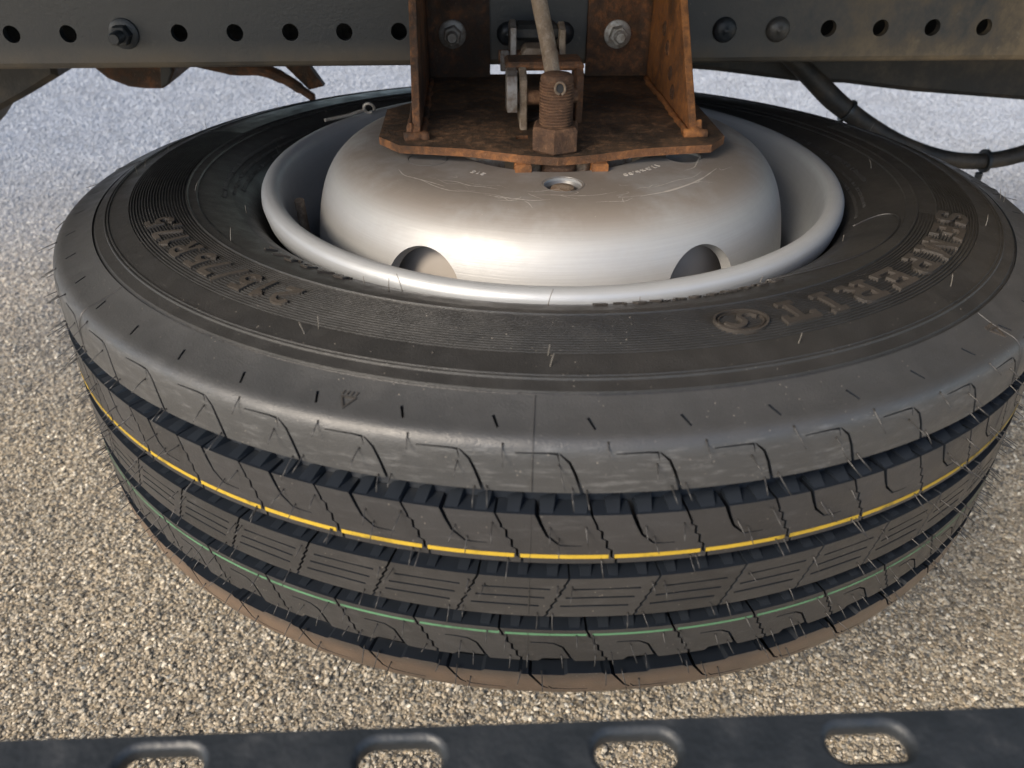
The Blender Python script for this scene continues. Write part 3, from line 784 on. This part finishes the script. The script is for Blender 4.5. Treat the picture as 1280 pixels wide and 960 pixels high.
# small tread wear triangle marks on the buttress
def tri_mark(az):
    tri = stroke([(-.0038, -.0028), (.0038, -.0028), (0, .0038), (-.0038, -.0028)], .0008)
    tx = []
    for x in (-.0036, -.0012, .0012, .0036): tx += stroke([(x, -.0062), (x+.0006, -.0042)], .0007)
    def zf(r_): return float(np.interp(-r_, -_r[::-1] if False else -_r, _z))
    add = tri+tx
    def fn(x, y, d):
        r_ = .3705+y; a = R(az)-x/.37; return (r_*math.cos(a), r_*math.sin(a), float(np.interp(-r_, -_r, _z))+.0007-d)
    vs2, fs2 = cdt(add, [], []); fs2 = fs2[:, ::-1]
    V, F = panel(vs2, fs2, fn, .0016); obj('wear_mark', V, F, LET, tyre)
tri_mark(-109.9); tri_mark(-51.5)
# leaf shaped raised outline by the bead
leaf = [(-62, .2530), (-58, .2620), (-54, .2690), (-49, .2750), (-43, .2790), (-36, .2805), (-31, .2790), (-28.6, .2750), (-28.2, .2680), (-28.8, .260), (-30.5, .2500)]
mb = MB(); mb.tube(smooth_path([(r_*math.cos(R(a)), r_*math.sin(R(a)), side_z(r_)+.0004) for a, r_ in leaf], 6), .0009, 6)
mb.build('raised_outline', RUBS, tyre, smooth=True, autosm=None)

tyre.location = (-.0029, 0, -.0214); tyre.rotation_euler = (-.0416, .0074, 0)   # the tyre sits a little askew on the rim

# rim -------------------------------------------------------------------------------------------
b = MB()
half = [(.0700, .2340), (.0755, .2352), (.0800, .2362), (.0838, .2358), (.0868, .2340), (.0886, .2312), (.0890, .2280), (.0882, .2245), (.0855, .2222), (.080, .2210), (.070, .2200), (.058, .2185), (.050, .2170), (.044, .2140), (.036, .2075), (.030, .2045)]
prof = half + [(-.030, .2045), (-.036, .2075), (-.050, .217), (-.080, .2210), (-.0870, .2245), (-.0890, .2280), (-.0868, .2340), (-.080, .2362), (-.070, .2340), (-.06, .2225), (0, .2085), (.04, .2125), (.06, .2235), (.070, .2340)]
b.rev([(z, r) for z, r in prof], (0, 0, 0), (0, 0, 1), 200); b.F = b.F[:-2]
b.build('rim', RIM, wheel, autosm=45)
# disc --------------------------------------------------------------------------------------------
DP = [(.088, .111), (.110, .111), (.138, .111), (.150, .1104), (.160, .1082), (.169, .1040), (.177, .0975), (.1835, .089), (.1885, .078), (.1925, .064), (.1955, .048), (.1975, .030), (.1985, .010), (.199, -.012)]
DA = np.array(DP); DL = np.concatenate([[0], np.cumsum(np.linalg.norm(np.diff(DA, axis=0), axis=1))])
_dv = np.linspace(0, DL[-1], 300); _dr = np.interp(_dv, DL, DA[:, 0]); _dz = np.interp(_dv, DL, DA[:, 1])
for _ in range(120):
    _dr[1:-1] = (_dr[:-2]+2*_dr[1:-1]+_dr[2:])/4; _dz[1:-1] = (_dz[:-2]+2*_dz[1:-1]+_dz[2:])/4
def disc_fn(u, v, d):
    r_ = float(np.interp(v, _dv, _dr)); z = float(np.interp(v, _dv, _dz))
    tr = float(np.interp(v+.001, _dv, _dr)-np.interp(v-.001, _dv, _dr)); tz = float(np.interp(v+.001, _dv, _dz)-np.interp(v-.001, _dv, _dz)); L = math.hypot(tr, tz) or 1
    nr, nz = -tz/L, tr/L; a = R(u); rr = r_-nr*d; zz = z-nz*d
    return (rr*math.cos(a), rr*math.sin(a), zz)
KD = .15*R(1)
u0, u1 = -240., 120.
vmax = float(DL[-1]); sub = []; 
HH_Z = .0555; vh = float(np.interp(-HH_Z, -_dz, _dv)); rh = float(np.interp(vh, _dv, _dr))
for k in range(6):
    ac = -121.6+60*k
    sub.append([(ac+math.degrees(.0305*math.cos(2*PI*i/48)/rh), vh+.0315*math.sin(2*PI*i/48)) for i in range(48)])
    ac = -90.6+60*k
    pts = []
    for i in range(32):
        x = .1135+.0135*math.cos(2*PI*i/32); y = .0135*math.sin(2*PI*i/32)
        pts.append((ac+math.degrees(math.atan2(y, x)), math.hypot(x, y)-.088))
    sub.append(pts)
cs = [(u, v) for u in np.linspace(u0, u1, 181)[1:-1] for v in np.linspace(0, vmax, 44)[1:-1]]
C_ = np.array(cs); bad = np.zeros(len(C_), bool)
for s_ in sub:
    q = np.array(s_); c = q.mean(0); big = c+(q-c)*1.06; bad |= inpoly(C_, big)
cs = C_[~bad]
uu = np.linspace(u0, u1, 181); vv = np.linspace(0, vmax, 44)
ol = [(u, 0) for u in uu] + [(u1, v) for v in vv[1:-1]] + [(u, vmax) for u in uu[::-1]] + [(u0, v) for v in vv[1:-1][::-1]]
def sxy(P): return [(x*KD, y) for x, y in P]
vs2, fs2 = cdt([sxy(ol)], [sxy(s_) for s_ in sub], sxy(cs))
vs2 = vs2/np.array([KD, 1])
fs2 = fs2[:, ::-1]
Vs = np.array([disc_fn(u, v, 0) for u, v in vs2]); Fs = [tuple(int(i) for i in f) for f in fs2]
be = [e for e in bedges(fs2) if not (abs(vs2[e[0]][0]-vs2[e[1]][0]) < 1e-6 and abs(abs(vs2[e[0]][0]+60)-180) < 1e-3)]
V1, F1 = Vs, Fs; Nd = [fn_normal(disc_fn, u, v) for u, v in vs2]
W = []; WF = []
for a, b_ in be:
    k = len(W)
    for q in (b_, a): W.append(disc_fn(*vs2[q], 0))
    for q in (a, b_): W.append(disc_fn(*vs2[q], .009))
    WF.append((k, k+1, k+2, k+3))
k = len(V1); V1 = np.concatenate([V1, np.array(W)]); F1 = F1+[tuple(i+k for i in f) for f in WF]
# inner skin
Vi = np.array([disc_fn(u, v, .009) for u, v in vs2]); k = len(V1); V1 = np.concatenate([V1, Vi]); F1 += [tuple(i+k for i in f[::-1]) for f in Fs]
disc = obj('wheel_disc', V1, F1, DISC, wheel); set_normals(disc.data, Nd)
# countersunk bright seats round the stud holes
for k in range(6):
    ac = R(-90.6+60*k); x, y = .1135*math.cos(ac), .1135*math.sin(ac); b = MB()
    b.rev([(.0004, .0152), (.0006, .0150), (-.0040, .0120), (-.0088, .0118), (-.0088, .0150)], (x, y, .1108), (0, 0, 1), 36); b.F = b.F[:-2]
    b.build('stud_seat', CLEAN, disc, smooth=True, autosm=30)
# stamped size on the disc face and pale scratches
zd = lambda r_: .111
word('stamped_size', [(c, -46.2-w_, .0036) for c, w_ in zip('17.5x6.00', (0, 2.3, 4.1, 6.0, 8.8, 11.6, 13.3, 15.3, 17.8))], .1040, .0050, .0007, .0003, SCR, zf=zd, parent=disc, depth=.0006, single=False)
word('stamped_size', [(c, -122.5-2.3*i, .0034) for i, c in enumerate('215')], .1040, .0048, .0006, .0003, SCR, zf=zd, parent=disc, depth=.0006, single=False)
mb = MB()
def dz(r_): return float(np.interp(r_, _dr, _dz))
def scratch(pts, w_):
    P = smooth_path([(r_*math.cos(R(a)), r_*math.sin(R(a)), 0) for a, r_ in pts], 7); V = []; n = len(P)
    for i, p in enumerate(P):
        d_ = (P[min(i+1, n-1)]-P[max(i-1, 0)]).normalized(); s_ = Vector((-d_.y, d_.x, 0)); ww = w_*(.25+.75*math.sin(PI*i/(n-1)))*random.uniform(.4, 1.3)/2
        for q in (p+s_*ww, p-s_*ww): V.append((q.x, q.y, dz(math.hypot(q.x, q.y))+.00025))
    mb.add(V, [(2*i, 2*i+1, 2*i+3, 2*i+2) for i in range(n-1)])
for k in range(16):
    a0 = random.choice([random.uniform(-150, -100), random.uniform(-80, -30), random.uniform(-140, -35)]); ln = random.uniform(5, 28); r0_ = random.uniform(.126, .150)
    scratch([(a0+ln*q/4, r0_+random.uniform(-.0014, .0014)+.004*q/4*random.uniform(-1, 1)) for q in range(5)], random.uniform(.0003, .0011))
for k in range(14):
    a0 = random.uniform(-140, -30); r0_ = random.uniform(.118, .150); scratch([(a0, r0_), (a0+random.uniform(-2, 2), r0_+.003), (a0+random.uniform(-5, 5), r0_+random.uniform(.004, .010))], .0005)
scratch([(-70, .146), (-60, .1465), (-48, .1455), (-36, .144)], .0018)
mb.build('scratch_marks', SCR, disc)
b = MB(); b.rev([(-.07, .170), (.088, .170), (.094, .166), (.096, .150)], (0, 0, 0), (0, 0, 1), 96); b.F = b.F[:-2]; b.build('inner_drum', DISH, wheel, smooth=True)
# valve stem inside the rim, left
b = MB(); b.tube(smooth_path([(-.206, -.02, .02), (-.207, -.024, .045), (-.2065, -.030, .070)], 5), .004, 12); b.build('valve_stem', RUSTP, wheel)
# wire loop and weight hooked on the rim edge, far left
lp = MB(); c0 = Vector((-.166, .150, .094))
lp.tube([c0+Vector((.0050*math.cos(q), -.002*math.sin(q), .0050*math.sin(q))) for q in np.linspace(-.4, 5.2, 22)], .0014, 8)
lp.tube([c0+Vector((-.006, 0, -.002)), c0+Vector((-.02, -.01, -.004)), c0+Vector((-.04, -.025, -.004))], .0016, 8)
tag(lp.build('wire_loop', GALV, None, org=tuple(c0), smooth=True), 'small bright wire loop hooked over the rim left of the bracket', 'wire loop')

# ------------------------------------------------------------------ bracket
PZ0, PZ1 = .1180, .1240
br = thing('wheel_carrier_bracket', 'rusty steel bracket with two side plates pressing the spare wheel up to the rail', 'bracket', (0, .05, PZ0))
outl = [(-.136, -.040), (-.119, -.062), (-.070, -.071), (-.030, -.083), (-.002, -.0880), (.026, -.084), (.060, -.076), (.115, -.070), (.130, -.050), (.130, .04), (.112, .06), (.112, .154), (-.112, .154), (-.112, .06), (-.136, .035)]
def sag(x, y, z): return z-.0022*math.exp(-((x/.05)**2))*max(0, min(1, (-y-.02)/.06))
b = MB(); P = np.array(outl)
gx = [(x, y) for x in np.linspace(-.12, .12, 17) for y in np.linspace(-.09, .14, 14) if inpoly(np.array([[x, y]]), [tuple(c*.97) for c in P])[0]]
SQ = [[(-.031, -.048), (-.0215, -.048), (-.0215, -.040), (-.031, -.040)]]
vs2, fs2 = cdt([outl], SQ, gx, step=.012)
def plate_fn(x, y, d): return (x, y, sag(x, y, PZ1)-d)
V, F = panel(vs2, fs2, plate_fn, PZ1-PZ0); k = len(V); V += [plate_fn(x, y, PZ1-PZ0) for x, y in vs2]; F += [tuple(int(i)+k for i in f[::-1]) for f in fs2]
bp = obj('base_plate', V, F, RUSTPL, br, smooth=False)
bp.data.materials.append(RUSTE)       # cut edge painted brighter, as edges that face the light
for p_ in bp.data.polygons:
    if abs(p_.normal.z) < .5: p_.material_index = 1
def gusset(sx, mm, ytop):
    poly = [(-.046, PZ1-.0005), (.148, PZ1-.0005), (.148, .46), (.130, .46), (ytop, .210), (-.036, .134)]
    if sx > 0: poly = [(-.046, PZ1-.0005), (.148, PZ1-.0005), (.148, .46), (.130, .46), (ytop, .210), (-.034, .136)]
    b = MB(); b.prism(poly, lambda u, v, t: (t, u, v), sx*.104, sx*.110, .0006); return b.build('side_plate', mm, br)
gusset(-1, RUST, .004); gusset(1, RUSTB, .036)  # shaded and lit copies: left plate browner, right plate brighter in colour
for sx, mm in ((-1, RUSTD), (1, RUST)):  # left parts darker, right ones brighter: light painted into the rust
    b = MB(); x0, x1 = sorted((sx*.046, sx*.1035)); b.box(x0, x1, RY-.006, RY-.0005, PZ1-.002, .46, .0003); 
    b.build('back_flange', mm, br)
    # bend fillet between flange and side plate
    b = MB(); pf = [(sx*.1035, RY-.0055)] + [(sx*(.1035-.012+.012*math.sin(q)), RY-.0055-.012+.012*math.cos(q)) for q in np.linspace(0, PI/2, 6)]
    b.prism(pf, lambda u, v, t: (u, v, t), PZ1+.001, .46); b.build('bend', mm, br)
    b = MB(); b.prism([(-.044, PZ1), (-.010, PZ1), (-.026, PZ1+.006), (-.040, PZ1+.010)], lambda u, v, t: (t, u, v), *sorted((sx*.1095, sx*.1140)), .0012); b.build('foot_gusset', RUSTB if sx > 0 else RUST, br)
    # weld beads at the foot
    b = MB()
    pts = [(sx*(.102+.001*random.uniform(-1, 1)), y, PZ1+.001) for y in np.arange(-.045, .13, .006)]
    b.tube(pts, [.0026*random.uniform(.9, 1.12) for _ in pts], 8)
    pts = [(sx*x, -.047+.002*random.uniform(-1, 1), PZ1+.0015) for x in np.arange(.098, .117, .003)]
    b.tube(pts, [.0042*random.uniform(.85, 1.2) for _ in pts], 8)
    pts = [(sx*(.113), y, PZ1+.0005) for y in np.arange(-.045, .10, .006)]
    b.tube(pts, [.0030*random.uniform(.8, 1.25) for _ in pts], 8)
    b.build('weld_bead', RUSTB if sx > 0 else RUST, br, smooth=True, autosm=None)
# worn holes pressed in the right side plate
for (y, z) in ((.040, .150), (.060, .166), (.026, .138), (.078, .178)):
    b = MB(); b.rev([(0, .0062), (.0006, .0058), (.0012, .0040), (.0004, .0034), (.0004, .0005)], (.1040, y, z), (-1, 0, 0), 20); b.build('pressed_hole', RUST, br, smooth=True)
# tabs, centring barrel and small bolts under the plate
for x in (-.0275, .0290):
    b = MB(); b.box(x-.006, x+.006, -.088, -.062, .1030, PZ0-.0015, .0008); b.build('hanging_tab', RUSTB, br)
b = MB(); b.rev([(0, .0135), (.012, .0135), (.0135, .0125), (.0138, .005)][::-1], (.000, -.070, .1165), (0, 0, -1), 32); b.build('centring_barrel', RUSTC, br)
for x in (-.0195, .0180):
    b = MB(); b.rev([(0, .0060), (.010, .0060), (.012, .0045)], (x, -.072, .1165), (0, 0, -1), 16); b.build('locating_pin', RUSTP, br)
b = MB(); b.box(-.066, -.040, -.058, -.052, .098, PZ0-.001, .0005); b.build('grey_shim', GALVD, br)
b = MB(); b.box(.040, .058, -.058, -.052, .098, PZ0-.001, .0005); b.build('grey_shim', GALVD, br)

# stud coming up through the front hole of the disc
b = MB(); b.rev([(-.02, .0088), (-.001, .0088), (.0005, .0080), (.0012, .0060), (.0014, .002)], (-.0012, -.1145, .1090), (0, 0, 1), 24)
tag(b.build('disc_stud', RUSTP, None, org=(0, -.1135, .10)), 'rusty rounded pin end showing in the front hole of the wheel disc', 'pin')

# ------------------------------------------------------------------ clamping stud with nut
st = thing('clamping_stud', 'thick rusty threaded stud with big hex nut standing on the base plate', 'threaded stud', (-.003, -.070, PZ1-.001))
sx_, sy_ = -.0030, -.0690
b = MB(); rr = .0186
hexp = [(sx_+rr*math.cos(PI/3*i+R(82)), sy_+rr*math.sin(PI/3*i+R(82))) for i in range(6)]
b.prism(hexp, lambda u, v, t: (u, v, t), PZ1-.0018, .1405, .0016); b.build('hex_nut', RUSTC, st)
pr_ = [(.0, .010)]; h = .0
while h < .0315: pr_ += [(h, .0124), (h+.0006, .0124), (h+.0012, .0111), (h+.0017, .0111)]; h += .0021
pr_ += [(.0320, .0120), (.0350, .0114), (.0362, .0095), (.0362, .001)]
b = MB(); b.rev(pr_, (sx_, sy_, .1395), (.0, .02, 1), 36)
b.build('threaded_shank', RUSTC, st, autosm=60)
# dark disc as painted shade of the cotter hole, with the split ring
b = MB(); b.rev([(0, .0036), (.0004, .0036)], (sx_+.0010, sy_-.0125, .1692), (0, -1, .0), 18); b.build('cotter_hole_shade', DARK, st)
b = MB(); c0 = Vector((sx_+.0008, sy_-.0135, .1690)); b.tube([c0+Vector((.0034*math.cos(q), -.0015*math.cos(q*.5), .0042*math.sin(q))) for q in np.linspace(-1.2, 4.6, 22)], .0009, 8); b.build('split_pin', RUSTP, st, smooth=True)

# bent rod
rod = MB(); rod.tube(smooth_path([(-.003, -.048, .128), (-.003, -.048, .160), (-.0045, -.046, .172), (-.0078, -.040, .190), (-.0125, -.030, .211), (-.020, -.012, .245), (-.03, .01, .285), (-.04, .03, .33)], 8), .0058, 16)
tag(rod.build('bent_rod', RUSTP, None, org=(-.003, -.048, .128), smooth=True, autosm=60), 'pale brown bent steel rod rising behind the threaded stud', 'rod')

# ------------------------------------------------------------------ hinge mechanism between the legs
hg = thing('hinge_mechanism', 'worn rusty hinge of plates and pins behind the threaded stud', 'hinge', (0, .03, PZ1))
def plx(x0, x1, poly, m, name): 
    b = MB(); b.prism(poly, lambda u, v, t: (t, u, v), x0, x1, .0008); return b.build(name, m, hg)
plx(-.0270, -.0210, [(-.028, PZ1), (.020, PZ1), (.022, .150), (.014, .1635), (-.006, .1660), (-.022, .160), (-.022, .135)], RUSTP, 'hinge_plate')
plx(.0185, .0240, [(-.010, PZ1), (.030, PZ1), (.030, .150), (.020, .166), (.0, .168), (-.012, .160), (-.012, .135)], RUST, 'hinge_plate')
plx(-.0095, -.0040, [(-.046, PZ1), (-.016, PZ1), (-.014, .158), (-.030, .161), (-.038, .150)], RUSTP, 'hinge_plate')
plx(-.0370, -.0285, [(-.026, .137), (.000, .134), (.006, .160), (-.004, .1655), (-.020, .1625), (-.026, .152)], GALVD, 'hinge_cheek')
b = MB(); b.box(-.0370, .0245, -.004, .026, .1625, .1690, .0022); b.build('bridge', RUST, hg)
b = MB(); b.tube([(-.034, -.016, .1455), (.0190, -.010, .1455)], .0056, 16); b.build('hinge_pin', RUSTC, hg)
b = MB(); b.box(-.026, .0, -.006, .030, .1240, .1275, .001); b.build('foot_strip', RUSTD, hg)
# upper link
plx(-.0300, -.0245, [(.070, .150), (.105, .145), (.108, .178), (.092, .184), (.074, .180)], GALVD, 'link_plate')
plx(.0125, .0180, [(.070, .150), (.105, .145), (.108, .176), (.092, .182), (.074, .178)], RUSTP, 'link_plate')
b = MB(); b.box(-.0250, .0130, .084, .112, .1675, .1800, .003); b.build('link_bar', BLKD, hg)
b = MB(); b.box(-.0205, .0110, .058, .090, .1480, .1660, .004); b.build('link_block', RUSTP, hg)
b = MB(); b.tube([(-.040, .080, .1560), (.018, .080, .1560)], .0055, 14); b.build('link_pin', RUSTC, hg)
b = MB(); b.rev([(0, .0085), (.001, .0095), (.0065, .0095), (.008, .0080)], (-.0385, .076, .1530), (1, 0, 0), 6); b.build('bolt_head', GALVD, hg)

# ------------------------------------------------------------------ things hanging behind, left and right
def yprism(name, poly, y0, y1, m, label, cat, bev=.004, org=None):
    b = MB(); b.prism(poly, lambda u, v, t: (u, t, v), y0, y1, bev)
    return tag(b.build(name, m, None, org=org or (poly[0][0], y0, poly[0][1])), label, cat)
# left: corner of a black mud flap and its stay
yprism('mudguard_corner', [(-1.0, -.25), (-.655, .025), (-.640, .040), (-.600, .058), (-.556, .080), (-.548, .16), (-1.0, .16)], .35, .40, BLKD, 'black mudguard corner slanting down at the far left below the rail', 'mudguard', .006)
# rusty cross tube end
pf = [(-.517, .16), (-.512, .088), (-.500, .076), (-.478, .0665), (-.458, .0640), (-.438, .0640), (-.430, .0685), (-.420, .084), (-.417, .16)]
ch = thing('rusty_channel_end', 'brown rusty channel end hanging below the rail, left of the tyre', 'channel', (-.47, .36, .064))
b = MB(); b.prism(pf, lambda u, v, t: (u, t, v), .355, .60, .003); b.build('channel', RUSTD, ch)
b = MB(); b.prism([(-.4385, .066), (-.4300, .0700), (-.4215, .084), (-.4195, .16), (-.430, .16), (-.4340, .088)], lambda u, v, t: (u, t, v), .352, .3549, .001); b.build('dark_end_cap', DARK, ch)  # dark cap painted as the shade inside the channel end
# rusty curved hook
hk = MB(); hk.tube(smooth_path([(-.40, .35, .098), (-.352, .35, .0875), (-.315, .350, .0860), (-.290, .350, .076), (-.270, .348, .063), (-.255, .346, .0525)], 6), [.006]*6+[.007]*6+[.0075]*6+[.0065]*6+[.005]*6+[.0008], 10)
hk.add([( -.292, .352, .095), (-.262, .352, .095), (-.244, .352, .066), (-.262, .352, .062), (-.292, .365, .095), (-.262, .365, .095), (-.244, .365, .066), (-.262, .365, .062)], [(0, 3, 2, 1), (4, 5, 6, 7), (0, 1, 5, 4), (1, 2, 6, 5), (2, 3, 7, 6), (3, 0, 4, 7)])
tag(hk.build('rusty_hook', RUSTD, None, org=(-.30, .35, .08), smooth=True), 'pointed rusty hook hanging below the rail above the tyre, left', 'hook')
# right: dark beam and looping hose
b = MB(); b.prism([(.16, .12), (.205, .0815), (.235, .0790), (.354, .0640), (.40, .0630), (.436, .0585), (.491, .0520), (.638, .0400), (1.2, -.004), (1.2, .2), (.16, .2)], lambda u, v, t: (u, t, v), .35, .47, .006)
tag(b.build('dark_beam', BLKD, None, org=(.4, .35, .06)), 'dark dirty beam sloping behind the rail at the upper right', 'beam')
hs = MB(); hp = smooth_path([(.27, .335, .130), (.318, .330, .098), (.352, .325, .072), (.385, .318, .046), (.430, .310, .020), (.478, .305, -.002), (.530, .300, -.0165), (.580, .300, -.0200), (.630, .300, -.0100), (.70, .30, .02), (.80, .30, .08)], 8)
nn = len(hp); hs.tube(hp, [.0098+.0030*math.exp(-((i/nn-.25)/.12)**2)+.004*max(0, i/nn-.6) for i in range(nn)], 14)
hose = thing('black_hose', 'black cable hose looping down behind the tyre at the right', 'hose', (.45, .31, .0))
hs.build('hose', BLKD, hose, smooth=True, autosm=None)
for (i, s_) in ((26, 1), (56, 1)):
    p = hp[i]; d_ = (hp[i+1]-hp[i-1]).normalized(); b = MB(); b.rev([(-.0020, .0145), (.0020, .0145)], p, d_, 18); b.rev([(0, .0045), (.009, .0045), (.010, .003)], p+Vector((-.004, -.004, -.014)), (0, 0, -1), 8); b.build('cable_tie', BLK, hose)

# ------------------------------------------------------------------ slotted bar in the foreground
bz = .060
def bar():
    th = thing('slotted_bar', 'black steel bar with a row of long slots across the bottom foreground', 'bar', (0, -.50, bz))
    yf, yb = -.560, -.4936
    ctr = [-.1665+.0800*i for i in range(-4, 9)]
    th.rotation_euler = (0, 0, -.0099)
    return th, yf, yb, ctr
th, yf, yb, _ = bar()
P0 = M.translation
def hitz(px, py, z):
    d = fw + rt*((px-640)/FP) - up*((py-480)/FP); t_ = (z-P0.z)/d.z; return P0+d*t_
sp = .0792; x0_ = -.0135; yc = -.5046
slots = []
def stad(cx, cy, L, W, n=10, g=0.):
    h = L/2-W/2; r_ = W/2+g
    return [(cx+h+r_*math.cos(q), cy+r_*math.sin(q)) for q in np.linspace(-PI/2, PI/2, n)] + [(cx-h+r_*math.cos(q), cy+r_*math.sin(q)) for q in np.linspace(PI/2, 3*PI/2, n)]
for i in range(-12, 12): slots.append((x0_+sp*i, yc))
vs2, fs2 = cdt([[(-1.0, yf), (1.0, yf), (1.0, yb), (-1.0, yb)]], [stad(x, y, .0280, .0124, g=.0025) for x, y in slots], [])
V, F = panel(vs2, fs2, lambda u, v, d: (u, v, bz-d), .003); obj('bar_face', V, F, BLK, th)
b = MB(); b.box(-1.0, 1.0, yf+.0002, yf+.003, bz-.035, bz-.0032, 0); b.build('front_lip', BLK, th)
for x, y in slots:     # rolled edge of each slot
    b = MB(); rings = []
    for g_, dzz in ((.0025, 0), (.0012, -.0004), (.0003, -.0014), (0, -.0030), (0, -.0060)):
        rings.append([(px, py, bz+dzz) for px, py in stad(x, y, .0280, .0124, g=g_)])
    n = len(rings[0]); F = [(i*n+j, (i+1)*n+j, (i+1)*n+(j+1) % n, i*n+(j+1) % n) for i in range(len(rings)-1) for j in range(n)]
    b.add([p for r_ in rings for p in r_], F); b.build('slot_edge', BLK, th, smooth=True, autosm=None)
print('stones', len(bpy.data.meshes['chipping_points'].vertices)); print('objects', len(sc.objects), 'tris', sum(len(m.polygons) for m in bpy.data.meshes))
